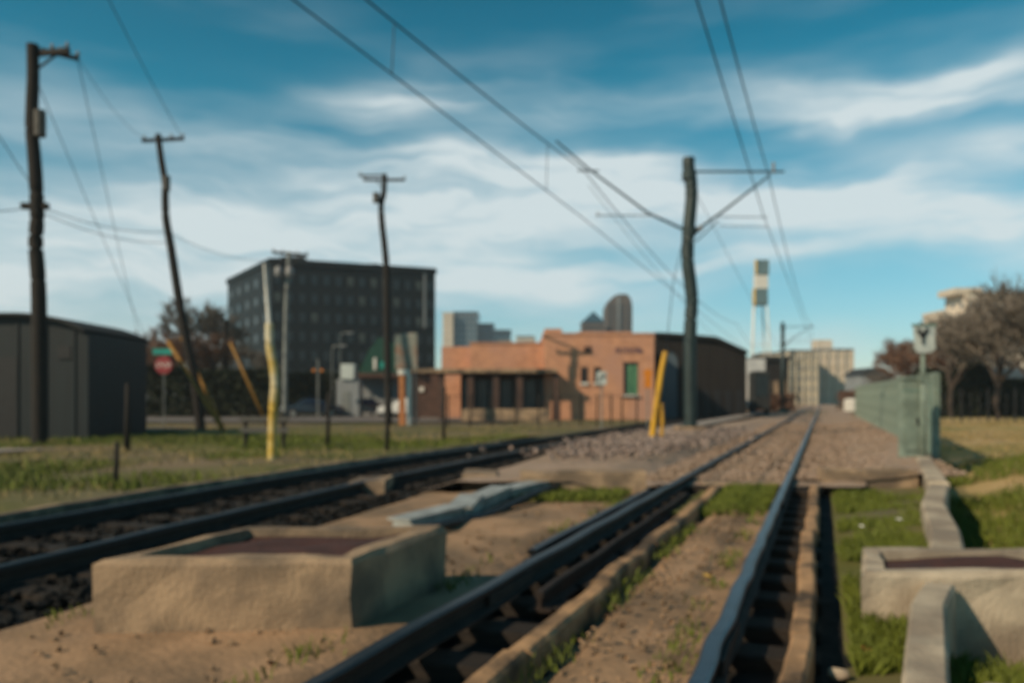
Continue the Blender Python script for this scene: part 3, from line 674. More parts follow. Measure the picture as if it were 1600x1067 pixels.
# ------------------------------------------------------------------ wires
def wire(pts, r, label, group, name='overhead_wire'):
    return tag(MB().tube(pts, r, 5).build(name, K['wire']), label=label, cat='wire', group=group)
def catpts(off, zf, y0, y1, st=1.0): return [(OX(off(yy), yy), yy, zf(yy)) for yy in np.arange(y0, y1, st)]
sup = [-26, 26, 78, 120, 150, 200]
def mess(yy):
    for a, b in zip(sup[:-1], sup[1:]):
        if a <= yy <= b: u = (yy-a)/(b-a); return 8.75-4*1.05*((b-a)/52)**2*u*(1-u)*.95
    return 8.7
GW = 'overhead traction wires'
wire(catpts(lambda y: float(np.interp(y, [-26,26,78,200], [-1.5,-1.78,-1.1,-1.3])), lambda y: mess(y)-.08, -2, 200), .017, 'upper carrying wire above the nearer track, through the tip of the mast bracket', GW)
wire(catpts(lambda y: float(np.interp(y, [-26,26,78,200], [-1.8,-1.90,-1.2,-1.3])), lambda y: 7.2, -2, 200), .015, 'lower contact wire above the nearer track, left of its carrying wire', GW)
wire(catpts(lambda y: float(np.interp(y, [-26,26,78,200], [-7.5,-7.8,-8.4,-11])), lambda y: mess(y), -2, 200), .019, 'upper carrying wire of the farther track crossing the middle of the sky', GW)
wire(catpts(lambda y: float(np.interp(y, [-26,26,78,200], [-8.0,-7.84,-8.7,-11])), lambda y: 7.2, -2, 200), .016, 'lower contact wire of the farther track, from the top left of the sky', GW)
for yy, lb in ((22.6, 'vertical dropper left of the mast joining the two wires of the farther track'), (14.5, 'vertical dropper high in the sky above the farther track')):
    wire([(OX(-7.8, yy), yy, mess(yy)), (OX(-7.84, yy), yy, 7.2)], .011, lb, 'wire droppers', 'wire_dropper')
def sag(a, b, s, n=24): return [(a[0]+(b[0]-a[0])*i/n, a[1]+(b[1]-a[1])*i/n, a[2]+(b[2]-a[2])*i/n-4*s*(i/n)*(1-i/n)) for i in range(n+1)]
GU = 'utility wires on the left'
T1 = P(118,84,22); T2 = P(283,212,33); T2b = P(224,216,33); T3 = P(568,278,42); T3b = P(633,278,42)
wire(sag(P(60,322,22), P(262,362,33), .25), .013, 'upper of the two low cables sagging from the black pole to the leaning pole', GU, 'utility_wire')
wire(sag(P(60,330,22), P(268,378,33), .30), .013, 'lower of the two low cables sagging from the black pole to the leaning pole', GU, 'utility_wire')
wire(sag(P(262,362,33), P(450,402,50), .6), .012, 'cable descending from the leaning pole towards the tall dark building', GU, 'utility_wire')
wire(sag((PX(-250,10),10,PZ(330,10)), P(60,322,22), .1), .012, 'short low cable entering at the left edge of the photo', GU, 'utility_wire')
wire(sag(P(100,-140,14), T2, .1), .012, 'thin wire running steeply down to the top of the leaning pole', GU, 'utility_wire')
wire(sag(P(55,120,22), P(262,600,57), .2), .012, 'steep service wire falling from the black pole across the sky', GU, 'utility_wire')
wire(sag(P(120,86,22), P(236,605,57), .2), .012, 'steep service wire from the bracket of the black pole', GU, 'utility_wire')
wire(sag((PX(-200,10),10,PZ(-120,10)), P(50,290,22), .1), .012, 'slanting stay wire entering at the left edge above the low cable', GU, 'utility_wire')
wire(sag(T1, T2b, .3), .008, 'faint wire from the arm of the black pole to the leaning pole', GU, 'utility_wire')
wire(sag(P(920,290,26), P(1128,538,58), .2), .010, 'thin stay wire slanting from the left bracket behind the large mast', GW)
wire(sag(P(1082,290,26), P(1226,560,78), .2), .010, 'thin stay wire slanting down to the right from the top of the large mast', GW)

# ------------------------------------------------------------------ fence, cabinet, signs (right)
fn = empty('picket_fence', (0,0,0), label='green steel fence of upright slats along the right edge of the ballast', cat='fence')
def fo(y): return float(np.interp(y, [15, 22, 60], [2.36, 2.42, 2.62]))
slat = MB().box(-.045,.045,-.02,.02,.06,1.0).mesh('slat', K['fencegreen']); post = MB().cbox(-.06,.06,-.06,.06,-.1,1.07,.02).mesh('post', K['cabinet'])
yy = 16.7; k = 0
while yy < 62:
    x = OX(fo(yy), yy); hz = 1.62+(yy-16)*.010
    if k % 5 == 0:
        o = link('post', post, fn, (x, yy, .0)); o.scale.z = hz*1.05
    else:
        o = link('slat', slat, fn, (x, yy, .0)); o.rotation_euler.z = -TH+PI/2; o.scale.z = hz
    yy += .20; k += 1
for zf in (.22, .88): MB().tube([(OX(fo(v), v)+.05, v, (1.62+(v-16)*.010)*zf) for v in np.arange(16.5, 62, 2)], .025, 6).build('rail_bar', K['fencegreen'], fn)
y = 15.9; cx = PX(1424, y)
cb = empty('trackside_cabinet', (cx, y, 0), label='grey-green steel cabinet at the near end of the green fence', cat='cabinet')
MB().cbox(-.17,.18,-.02,.20,.06,1.66,.02).build('body', K['cabinet'], cb)
MB().cbox(-.20,.21,-.05,.23,1.662,1.72,.03).build('lid', K['cabinet'], cb)
MB().box(-.13,.14,-.045,-.022,.25,1.32).build('door', K['cabinet'], cb)
MB().box(-.175,.185,-.03,-.018,1.42,1.45).build('trim_band', K['fencegreen'], cb)
MB().box(-.24,.25,-.1,.28,-.2,.055).build('plinth', K['paleconc'], cb)
MB().box(.08,.11,-.075,-.047,.75,.9).build('handle', K['black'], cb)
y = 15.7; sx_ = PX(1443, y)
sg = empty('signal_sign', (sx_, y, 0), label='white shield-shaped sign with a dark Y on a green pole above the cabinet', cat='sign')
MB().tube([(0,.03,0),(0,.03,PZ(545,y))], [.065,.04], 10).build('pole', K['cabinet'], sg, True)
MB().beam((0,.02,1.60),(0,.02,PZ(575,y)-.1), .14, .14).build('sleeve', K['cabinet'], sg)
z0 = PZ(551,y); z1 = PZ(509,y); hw = .215
poly = [(-hw,z1),(hw,z1),(hw-.01,z0+.20),(hw+.01,z0+.09),(hw*.6,z0+.01),(0,z0),(-hw*.6,z0+.01),(-hw+.02,z0+.09),(-hw+.02,z0+.25)]
MB().prism(poly, -.03, 0).build('sign_plate', K['signgrey'], sg)
MB().prism([(-hw-.02,z1+.002),(hw+.02,z1+.002),(hw+.02,z1+.04),(-hw-.02,z1+.04)], -.05, .02).build('top_hood', K['fencegreen'], sg)
zc = (z0+z1)/2+.06; lt = MB()
lt.beam((-.13,-.042,zc+.14),(-.045,-.042,zc+.0), .02, .075); lt.beam((.05,-.042,zc+.14),(-.04,-.042,zc-.01), .02, .075); lt.beam((-.043,-.042,zc+.02),(-.043,-.042,zc-.15), .02, .075)
lt.build('letter_y', K['black'], sg)
# small signs in the middle
def sign_post(name, px, top, bot, y, w_, h_, m, label, cat='sign'):
    x = PX(px, y); r = empty(name, (x, y, 0), label=label, cat=cat); zt = PZ(top, y)
    MB().tube([(0,.03,0),(0,.03,zt-.05)], .03, 6).build('pole', K['galvpole'], r)
    return r, zt
r, zt = sign_post('road_sign', 940, 580, 600, 32, .36, .5, None, 'small grey square sign with a curved black arrow in front of the brick building')
MB().cbox(-.20,.20,-.02,0,zt-.52,zt,.0).build('sign_plate', K['signgrey'], r)
mb = MB(); mb.tube([(-.12,-.03,zt-.40),(-.09,-.03,zt-.28),(0,-.03,zt-.2),(.10,-.03,zt-.17)], .025, 6); mb.add([(.07,-.03,zt-.08),(.07,-.03,zt-.26),(.17,-.03,zt-.16)], [(0,1,2)]); mb.build('arrow', K['black'], r)
r, zt = sign_post('warning_sign', 1012, 575, 610, 34, .3, .3, None, 'orange round sign above an orange plate at the right end of the brick building')
MB().prism([(.20*math.cos(a*PI/4+.39), zt-.22+.20*math.sin(a*PI/4+.39)) for a in range(8)], -.03, 0).build('sign_plate', K['orangep'], r)
MB().prism([(-.14,zt-.82),(.14,zt-.82),(.14,zt-.40),(-.14,zt-.40)], -.05, -.031).build('lower_plate', K['orangep'], r)
# stop sign
r, zt = sign_post('stop_sign', 256, 545, 590, 40, .4, .4, None, 'red octagonal stop sign under a teal street name plate near the leaning pole', 'stop sign')
MB().prism([(.46*math.cos(a*PI/4+PI/8), zt-.80+.46*math.sin(a*PI/4+PI/8)) for a in range(8)], -.03, 0).build('sign_plate', K['red'], r)
cu = bpy.data.curves.new('stop_text', 'FONT'); cu.body = 'STOP'; cu.size = .32; cu.align_x = 'CENTER'; cu.extrude = .004; to = bpy.data.objects.new('lettering', cu)
dg = bpy.context.evaluated_depsgraph_get(); C.objects.link(to); bpy.context.view_layer.update(); me = bpy.data.meshes.new_from_object(to); bpy.data.objects.remove(to)
me.materials.clear(); me.materials.append(K['whitep']); o = link('lettering', me, r, (0, -.04, zt-.91)); o.rotation_euler.x = PI/2
MB().box(-.55,.45,-.02,.0,zt-.26,zt+.02).build('street_name_plate', K['tealsign'], r)
# field fence posts on the left
def fieldpost(px, t_, b_, m, label, r=.06):
    yy = 1543/(b_-625); x = PX(px, yy)
    tag(MB().tube([(x,yy,-.1),(x+.03,yy,PZ(t_,yy))], [r, r*.8], 7).build('fence_post', m, smooth=True), label=label, cat='post', group='thin dark posts in the left verge')
fieldpost(198, 598, 703, K['darkwood'], 'dark thick post in front of the right corner of the warehouse', .08)
fieldpost(512, 612, 700, K['darkwood'], 'short dark post in the grass right of the parked navy car')
fieldpost(605, 600, 705, K['darkwood'], 'short post in the verge left of the two-legged totem sign')
fieldpost(693, 604, 690, K['darkwood'], 'dark post in the verge before the brick porch')
fieldpost(180, 690, 760, K['darkwood'], 'stubby stake in the grass below the warehouse', .04)
rl = empty('wooden_railing', (PX(415,20), 20, 0), label='low railing of two pinkish boards left of the yellow post', cat='railing')
for dx in (-.5, .45): MB().tube([(dx,0,-.1),(dx,0,.95)], .05, 7).build('post', K['darkwood'], rl)
for z in (.50, .78): MB().beam((-.6,-.07,z),(.6,-.07,z), .03, .12).build('rail_board', K['greywood'], rl)

# ------------------------------------------------------------------ chain fence before the brick building
cf = empty('chain_fence', (0,0,0), label='thin dark post fence in front of the orange brick building', cat='fence')
for k, px in enumerate((700, 735, 768, 806, 842, 874, 907, 933, 955, 972, 995)):
    yy = 38+k*.4; x = PX(px, yy)
    MB().tube([(x,yy,-.1),(x,yy,1.55)], .045, 6).build('post', K['darkwood'], cf)
for z in (.25, 1.45): MB().tube([(PX(700+295*i/10, 38+.4*i), 38+.4*i, z) for i in range(11)], .014, 5).build('line_wire', K['wire'], cf)
# ------------------------------------------------------------------ buildings
def bld(name, label, cat='building', **k): return empty(name, (0,0,0), label=label, cat=cat, **k)
# warehouse
y = 25; wh = bld('warehouse', 'low dark sheet metal warehouse with a curved roof at the left edge')
xs0 = PX(-260, y); xs1 = PX(138, y)
prof = []
for i in range(25):
    u = i/24; px = -260+398*u; py = 494 if px < 30 else 494+((px-30)/108)**2.2*26
    prof.append((PX(px, y), PZ(py, y)))
MB().prism([(xs0,0)]+prof+[(xs1,0)], y, y+4).build('wall', K['warehouse'], wh)
rf = MB(); n = len(prof)
for (a, b), (c, d) in zip(prof[:-1], prof[1:]): rf.add([(a,y-.25,b+.01),(c,y-.25,d+.01),(c,y+4.2,d+.01),(a,y+4.2,b+.01),(a,y-.25,b+.10),(c,y-.25,d+.10),(c,y+4.2,d+.10),(a,y+4.2,b+.10)], [(0,1,2,3),(4,5,6,7),(0,1,5,4),(2,3,7,6)])
rf.build('roof', K['roofdark'], wh)
for i in range(9):
    x = xs0+(xs1-xs0)*(i+.5)/9; zt = float(np.interp(x, [p[0] for p in prof], [p[1] for p in prof]))-.1
    MB().box(x-.05,x+.05,y-.04,y-.003,.1,zt).build('panel_rib', K['warehouse'], wh)
MB().box(PX(-30,y),PX(28,y),y-.05,y-.003,0,2.6).build('door', K['black'], wh)
MB().box(PX(92,y),PX(112,y),y-.05,y-.003,PZ(560,y),PZ(540,y)).build('vent', K['black'], wh)
# big dark block
bx = bld('apartment_block', 'tall charcoal building with rows of dark windows left of centre')
A = Vector((PX(424,100), 100)); B = Vector((PX(680,108), 108)); D = Vector((PX(356,118), 118)); E = B+(D-A)
H = 18.4
MB().add([(p.x,p.y,z) for z in (-.5,H) for p in (A,B,E,D)], [(0,1,5,4),(1,2,6,5),(2,3,7,6),(3,0,4,7),(4,5,6,7)]).build('wall', K['darkfac'], bx)
d1 = (B-A).normalized(); n1 = Vector((d1.y, -d1.x)); d2 = (D-A).normalized(); n2 = Vector((-d2.y, d2.x))
if n2.y > 0: n2 = -n2
def facade(root, a, d, n, length, floors, cols, z0, fh, wf=.55, hf=.55, mt=None, mt2=None, name='window', alt_share=.2, setb=.04):
    cw = length/cols; ang = math.atan2(d.y, d.x); fr = {}
    for key, mm in ((0, mt), (1, mt2)):
        if mm is None: continue
        m = MB(); ww = cw*wf/2; hh = fh*hf/2
        m.box(-ww,ww,-.03,.0,-hh,hh); m.box(-.04,.04,-.05,-.031,-hh,hh)
        me = m.mesh(name, mm); fr[key] = me
    sill = MB().box(-cw*wf/2-.08,cw*wf/2+.08,-.12,.0,-fh*hf/2-.12,-fh*hf/2-.004).mesh('sill', K['greywall'])
    for f in range(floors):
        for c in range(cols):
            p = a+d*(cw*(c+.5))+n*setb
            key = 1 if (mt2 is not None and random.random() < alt_share) else 0
            o = link(name, fr[key], root, (p.x, p.y, z0+fh*(f+.5))); o.rotation_euler.z = ang
    return
facade(bx, A, d1, n1, (B-A).length, 7, 14, .9, 2.42, .5, .5, K['glassd'], K['palepane'], alt_share=.16)
facade(bx, D, -d2, n2, (D-A).length, 7, 5, .9, 2.42, .4, .45, K['sidefac'], K['glassd'], alt_share=.4)
MB().add([(p.x+q.x,p.y+q.y,z) for z in (0,H-.3) for p, q in ((A,n2*.05),(A,n2*.25),(D,n2*.25),(D,n2*.05))], [(0,1,5,4),(1,2,6,5),(2,3,7,6),(3,0,4,7),(4,5,6,7)]).build('side_cladding', K['sidefac'], bx) if False else None
pr = MB()
for p, q in ((A,B),(B,E),(E,D),(D,A)): pr.beam((p.x,p.y,H+.35),(q.x,q.y,H+.35), .5, .7)
pr.build('parapet', K['darkfac'], bx)
for u, hh in ((.15,1.6),(.42,1.1),(.62,1.3),(.86,.9)):
    p = A+(B-A)*u-n1*4; MB().box(p.x-1.5,p.x+1.5,p.y-1,p.y+1,H,H+hh).build('roof_unit', K['darkfac'], bx)
p = A+(B-A)*.93+n1*.06; o = MB().box(-.18,.18,-.1,.0,11,H+.5).build('pale_fin', K['greywall'], bx); o.location = (p.x,p.y,0); o.rotation_euler.z = math.atan2(d1.y,d1.x)
# far towers
def tower(label, px0, px1, top, y, m, dep=30, side=None, floors=8, cols=4, wm=None, z0=0, name='office_tower'):
    r = bld(name, label); x0, x1 = PX(px0,y), PX(px1,y); zt = PZ(top,y)
    MB().box(x0,x1,y,y+dep,z0,zt).build('wall', m, r)
    MB().box(x0-.3,x1+.3,y-.3,y+dep+.3,zt+.002,zt+.8).build('roof', K['roofdark'] if m is not K['palewall'] and m is not K['creamwall'] else m, r)
    facade(r, Vector((x0,y)), Vector((1,0)), Vector((0,-1)), x1-x0, floors, cols, PZ(600,y) if z0 == 0 else z0, (zt-PZ(600,y) if z0 == 0 else zt-z0)/floors, .6, .5, wm or K['glassd'], None, setb=.25)
    return r
GT = 'far towers above the brick roofs'
tw = tower('slim pale slab of a far tower, right of the charcoal building', 692, 708, 490, 420, K['palewall'], 25, floors=10, cols=2, wm=K['palewall'])
tower('grey-teal glass tower joined to the pale slab', 708.5, 746, 489, 425, K['tealglass'], 30, floors=12, cols=6, wm=K['greywall'])
tower('middle teal tower, a step lower than the grey-teal one', 747, 771, 507, 440, K['tealglass'], 30, floors=10, cols=3)
tower('lowest teal box of the far towers, left of the roof sign', 772, 798, 517, 430, K['tealglass'], 30, floors=8, cols=4)
# domed tower and pyramid roof
y = 330; r = bld('domed_tower', 'brown tower with a rounded top behind the brick building'); x0, x1 = PX(947,y), PX(988,y)
MB().prism([(x0,0),(x0,PZ(480,y)),(x0+1.2,PZ(469,y)),(x0+3.2,PZ(462,y)),(x0+5.2,PZ(459,y)),(x1-2.2,PZ(459,y)),(x1-.6,PZ(466,y)),(x1,PZ(478,y)),(x1,0)], y, y+12).build('wall', K['towerbrown'], r)
for i in range(4):
    for j in range(9): MB().box(x0+1.3+2.5*i,x0+2.3+2.5*i,y-.2,y-.01,PZ(520,y)+1.4*j,PZ(520,y)+.8+1.4*j).build('window', K['glassd'], r)
MB().box(x0+4.6,x0+5.6,y-.5,y-.25,PZ(520,y),PZ(462,y)).build('pilaster', K['greywall'], r)
y = 320; r = bld('pyramid_tower', 'low tower with a dark teal pyramid roof left of the domed tower'); x0, x1 = PX(910,y), PX(944,y); xm = PX(929,y)
MB().box(x0,x1,y,y+9,0,PZ(503,y)).build('wall', K['towerbrown'], r)
MB().add([(x0-.4,y-.4,PZ(503,y)),(x1+.4,y-.4,PZ(503,y)),(x1+.4,y+9.4,PZ(503,y)),(x0-.4,y+9.4,PZ(503,y)),(xm,y+4.5,PZ(484,y))], [(0,1,4),(1,2,4),(2,3,4),(3,0,4),(0,1,2,3)]).build('roof', K['tealglass'], r)
for i in range(4): MB().box(x0+1+2*i,x0+2+2*i,y-.15,y-.01,PZ(514,y),PZ(508,y)).build('window', K['glassd'], r)
# brick building
y = 50; bb = bld('brick_building', 'orange brick building with a stepped parapet, slit windows and a long low porch')
xa, xb = PX(851,y), PX(1022,y)
MB().box(xa,xb,y,y+13,0,PZ(523,y)).build('wall', K['brick'], bb)
MB().box(xa-.05,xb+.05,y-.06,y+13.05,PZ(523,y)+.002,PZ(520,y)+.02).build('coping', K['brick'], bb)
MB().box(xa+.02,PX(878,y),y+.01,y+5,PZ(520,y)+.025,PZ(513,y)).build('parapet_step', K['brick'], bb)
MB().box(PX(905,y),PX(990,y),y+1.2,y+4,PZ(520,y)+.025,PZ(515.5,y)).build('parapet_step', K['brick'], bb)
MB().box(PX(735,52),xa-.003,52,63,0,PZ(537,52)).build('wall', K['brick'], bb)
MB().box(PX(735,52)-.05,xa-.003,51.93,63,PZ(537,52)+.002,PZ(534.5,52)).build('coping', K['brick'], bb)
MB().box(PX(690,54),PX(735,52)-.003,54,64,0,PZ(541,54)).build('wall', K['brick'], bb)
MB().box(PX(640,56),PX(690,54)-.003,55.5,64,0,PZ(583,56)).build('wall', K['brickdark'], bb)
MB().box(PX(778,52),PX(800,52),53,56,PZ(534.5,52)+.003,PZ(529,52)).build('roof_unit', K['galvpole'], bb)
# porch
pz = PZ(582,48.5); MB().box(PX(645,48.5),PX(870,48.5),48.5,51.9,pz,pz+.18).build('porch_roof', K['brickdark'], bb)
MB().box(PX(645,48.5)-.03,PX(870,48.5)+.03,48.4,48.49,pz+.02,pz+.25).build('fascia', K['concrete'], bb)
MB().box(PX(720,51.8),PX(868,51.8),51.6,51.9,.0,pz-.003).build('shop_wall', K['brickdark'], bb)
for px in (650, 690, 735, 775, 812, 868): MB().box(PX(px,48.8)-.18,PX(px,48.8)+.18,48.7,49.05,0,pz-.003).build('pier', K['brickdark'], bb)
for p0, p1 in ((722, 762), (764, 800), (803, 838), (842, 864)):
    o = MB().box(PX(p0,51.5),PX(p1,51.5),51.5,51.59,.7,pz-.35).build('shop_window', K['glassd'], bb)
    for t in (0, .5, 1): MB().box(PX(p0+(p1-p0)*t,51.4)-.04,PX(p0+(p1-p0)*t,51.4)+.04,51.44,51.495,.7,pz-.35).build('frame', K['black'], o)
def slit(px0, px1, t_, b_, m, sill=True):
    wn = MB().box(PX(px0,y),PX(px1,y),y-.02,y-.003,PZ(b_,y),PZ(t_,y)).build('window', m, bb)
    MB().box(PX(px0,y)-.05,PX(px0,y),y-.07,y-.002,PZ(b_,y),PZ(t_,y)+.05).build('frame', K['brickdark'], wn)
    MB().box(PX(px1,y),PX(px1,y)+.05,y-.07,y-.002,PZ(b_,y),PZ(t_,y)+.05).build('frame', K['brickdark'], wn)
    if sill: MB().box(PX(px0,y)-.08,PX(px1,y)+.12,y-.14,y-.002,PZ(b_,y)-.14,PZ(b_,y)-.003).build('sill', K['whitep'], wn)
slit(908.5, 916, 573, 597, K['black']); slit(929, 936, 573, 597, K['black']); slit(914, 922, 541, 551, K['brickdark'], False)
wn = MB().box(PX(974,y),PX(996,y),y-.02,y-.003,PZ(616,y),PZ(567,y)).build('window', K['black'], bb)
for a, b in ((980.5, 986.5), (988.5, 995)):
    MB().box(PX(a,y),PX(b,y),y-.06,y-.021,PZ(615,y),PZ(570,y)).build('green_shutter', K['greendoor'], wn)
MB().box(PX(972,y),PX(998,y),y-.18,y-.003,PZ(619,y),PZ(616,y)-.002).build('sill', K['whitep'], wn)
MB().box(PX(972,y),PX(998,y),y-.06,y-.003,PZ(567,y)+.002,PZ(565,y)).build('lintel', K['brickdark'], wn)
# lettering high on the wall: dark navy, too blurred to read, modelled as separate upright strokes
lx = 962
for i in range(8):
    o = MB(); wd = .16; x = PX(lx+i*5.2,y); zz = PZ(551,y); hh = .34
    o.box(x,x+.05,y-.05,y-.004,zz,zz+hh)
    if i % 2: o.box(x+.052,x+wd,y-.05,y-.004,zz,zz+.05)
    if i % 3 != 1: o.box(x+.052,x+wd,y-.05,y-.004,zz+hh-.05,zz+hh)
    if i % 4 == 0 or i > 5: o.box(x+.052,x+wd,y-.05,y-.004,zz+.15,zz+.20)
    if i > 5: o.box(x+wd+.002,x+wd+.05,y-.05,y-.004,zz,zz+.2)
    o.build('letter', K['bluelet'], bb)
MB().box(PX(652,55),PX(661,55),55.35,55.49,PZ(611,55),PZ(604,55)).build('small_sign', K['whitep'], bb)
# low tan wall before the porch
tag(MB().cbox(PX(722,46),PX(860,46),46,46.25,0,.75,.03).build('low_wall', K['concrete']), label='low tan wall in front of the brick porch', cat='low wall')
# roof sign
y = 52.5; r = empty('roof_sign', (PX(821,y), y, PZ(537,y)), label='grey framed board sign on the roof of the brick building', cat='sign'); hw = .62
MB().box(-hw,hw,0,.06,PZ(552,y)-PZ(537,y)+.25,PZ(525,y)-PZ(537,y)).build('sign_plate', K['signgrey'], r)
for sx1 in (-hw+.1, hw-.1): MB().box(sx1-.03,sx1+.03,.07,.13,0,PZ(525,y)-PZ(537,y)-.05).build('leg', K['black'], r)
fr = MB(); zt = PZ(525,y)-PZ(537,y); zb = PZ(552,y)-PZ(537,y)+.25
fr.tube([(-hw,-.03,zt),(hw-.12,-.03,zt),(hw-.03,-.03,zt-.05),(hw,-.03,zt-.15),(hw,-.03,zb)], .028, 6); fr.build('frame', K['black'], r)
for i in range(3): MB().box(-hw+.1,hw-.12,-.02,-.004,zt-.22-i*.16,zt-.17-i*.16).build('text_line', K['insul'], r)
# dark gabled building right of brick
y = 56; gb = bld('gabled_building', 'dark brown building with a long sloping roof right of the brick building')
x0, x1 = PX(1024,y), PX(1166,y)
pf = [(x0,0),(x0,PZ(524,y)),(PX(1062,y),PZ(526,y)),(PX(1118,y),PZ(531,y)),(PX(1140,y),PZ(541,y)),(x1,PZ(553,y)),(x1,0)]
MB().prism(pf, y, y+16).build('wall', K['brownwall'], gb)
rf = MB(); q = pf[1:6]
for (a, b), (c, d) in zip(q[:-1], q[1:]): rf.add([(a,y-.4,b+.01),(c,y-.4,d+.01),(c,y+16.3,d+.01),(a,y+16.3,b+.01),(a,y-.4,b+.22),(c,y-.4,d+.22),(c,y+16.3,d+.22),(a,y+16.3,b+.22)], [(0,1,2,3),(4,5,6,7),(0,1,5,4),(2,3,7,6)])
rf.build('roof', K['roofdark'], gb)
for i in range(22):
    x = x0+(x1-x0)*(i+.5)/22; zt = float(np.interp(x, [p[0] for p in q], [p[1] for p in q]))-.15
    MB().box(x-.11,x+.11,y-.035,y-.002,2.2,zt).build('wall_plank', K['brownwall'], gb)
for i in range(6): MB().box(PX(1064+i*17,y),PX(1076+i*17,y),y-.06,y-.002,.1,2.0).build('dark_opening', K['black'], gb)
ar = MB()  # arch gate at its left
pts = [(PX(1062,y-1)-1.1+.0, 0)]
arc = [(PX(1046,55)+.62*math.cos(PI*i/10), 55, PZ(566,55)+.85*math.sin(PI*i/10)) for i in range(11)]
ag = bld('arched_gate', 'black arched gate with a slate panel right of the brick building', 'gate')
MB().tube([(arc[0][0],55,0)]+arc+[(arc[-1][0],55,0)], .07, 8).build('arch_frame', K['black'], ag)
MB().prism([(a[0],a[2]) for a in arc]+[(arc[-1][0]+.02,0),(arc[0][0]-.02,0)], 55.05, 55.1).build('gate_panel', K['sidefac'], ag)
# truck, low shop, etc.
y = 70; ts = bld('box_truck', 'white box trailer parked at the right end of the gabled building', 'truck')
x0, x1 = PX(1168,y), PX(1196,y)
MB().cbox(x0,x1,y,y+5,.7,PZ(560,y),.05).build('cargo_box', K['truck'], ts)
MB().cbox(x0+.1,x1-.1,y-1.6,y-.01,.5,PZ(580,y),.15).build('cab', K['roofdark'], ts)
MB().box(x0+.25,x1-.25,y-1.63,y-1.605,1.6,PZ(582,y)-.25).build('windscreen', K['glassd'], ts)
for dx in (x0+.1, x1-.35):
    for yy in (y-1, y+3.5): MB().tube([(dx,yy,.45),(dx+.28,yy,.45)], .45, 14).build('wheel', K['rubber'], ts)
y = 95; lb = bld('low_shop', 'low brown shop with a flat dark roof under the water tower')
MB().box(PX(1180,y),PX(1232,y),y,y+10,0,PZ(562,y)).build('wall', K['brownwall'], lb)
MB().box(PX(1178,y),PX(1234,y),y-.4,y+10.4,PZ(562,y)+.002,PZ(556,y)).build('roof', K['roofdark'], lb)
for i in range(4): MB().box(PX(1185+i*12,y),PX(1192+i*12,y),y-.05,y-.002,.8,3.6).build('window', K['concrete'], lb)
# cream blocks; their paler panes put distance haze into the window colour
def cream(label, px0, px1, top, y, m, floors, cols, wm):
    r = bld('cream_block', label, group='cream apartment blocks at the end of the tracks'); x0, x1 = PX(px0,y), PX(px1,y); zt = PZ(top,y)
    MB().box(x0,x1,y,y+14,0,zt).build('wall', m, r)
    MB().box(x0-.3,x1+.3,y-.3,y+14.3,zt+.002,zt+.6).build('roof', K['greywall'], r)
    fh = zt/floors; facade(r, Vector((x0,y)), Vector((1,0)), Vector((0,-1)), x1-x0, floors, cols, 0, fh, .45, .5, wm, None, setb=.1)
    for c in range(0, cols+1, 2):
        x = x0+(x1-x0)*c/cols; MB().box(x-.25,x+.25,y-.45,y-.02,0,zt).build('column', m, r)
    return r
cream('greenish cream apartment block with dark window bays behind the masts', 1232, 1276, 549, 230, K['creamwall'], 5, 8, K['greywall'])
cream('brighter white apartment block at the right, above the vanishing rails', 1277, 1332, 547, 240, K['palewall'], 5, 8, K['creamwall'])
cream('small cream block half hidden behind the low shop', 1196, 1230, 552, 260, K['creamwall'], 4, 5, K['glassd'])
MB_ = MB().box(PX(1300,240)-2.5,PX(1300,240)+2.5,246,250,PZ(547,240)+.62,PZ(528,240)); tag(MB_.build('roof_tower', K['palewall']), label='pale stair tower on the roof of the white apartment block', cat='roof tower')
y = 190; r = bld('grey_house', 'small grey house with a dark roof left of the russet trees'); x0, x1 = PX(1345,y), PX(1392,y)
MB().box(x0,x1,y,y+9,0,PZ(585,y)).build('wall', K['greywall'], r); MB().prism([(x0-.5,PZ(585,y)),(x0+2,PZ(574,y)),(x1-2,PZ(574,y)),(x1+.5,PZ(585,y))], y-.5, y+9.5).build('roof', K['roofdark'], r)
for i in range(4): MB().box(x0+1+1.6*i,x0+1.9+1.6*i,y-.1,y-.005,1.2,3).build('window', K['glassd'], r)
tag(MB().cbox(PX(1345,90)-.9,PX(1356,90)+.3,90,92.5,.0,1.45,.2).build('storage_box', K['whitep']), label='small white storage box behind the far end of the green fence', cat='box')
# stepped pale building on the right behind the trees
y = 170; hb = bld('stepped_building', 'pale stepped building rising behind the bare trees on the right')
MB().box(PX(1442,y+8),PX(1480,y+8),y,y+8,0,PZ(490,y)).build('wall', K['palewall'], hb)
MB().box(PX(1442,y+8)-.2,PX(1449,y+8),y-.3,y+8,PZ(490,y)+.002,PZ(484,y)).build('wall', K['palewall'], hb)
MB().box(PX(1480,y+8)+.002,PX(1690,y),y,y+9,0,PZ(458,y)).build('wall', K['palewall'], hb)
MB().box(PX(1496,y),PX(1540,y),y+1,y+8,PZ(458,y)+.002,PZ(448,y)).build('wall', K['palewall'], hb)
MB().box(PX(1480,y+8)-.3,PX(1690,y),y-.3,y+.5,PZ(458,y)+.004,PZ(456,y)).build('coping', K['creamwall'], hb)
facade(hb, Vector((PX(1482,y),y)), Vector((1,0)), Vector((0,-1)), PX(1690,y)-PX(1482,y), 7, 16, 1, (PZ(458,y)-2)/7, .35, .4, K['greywall'], None, setb=.06)
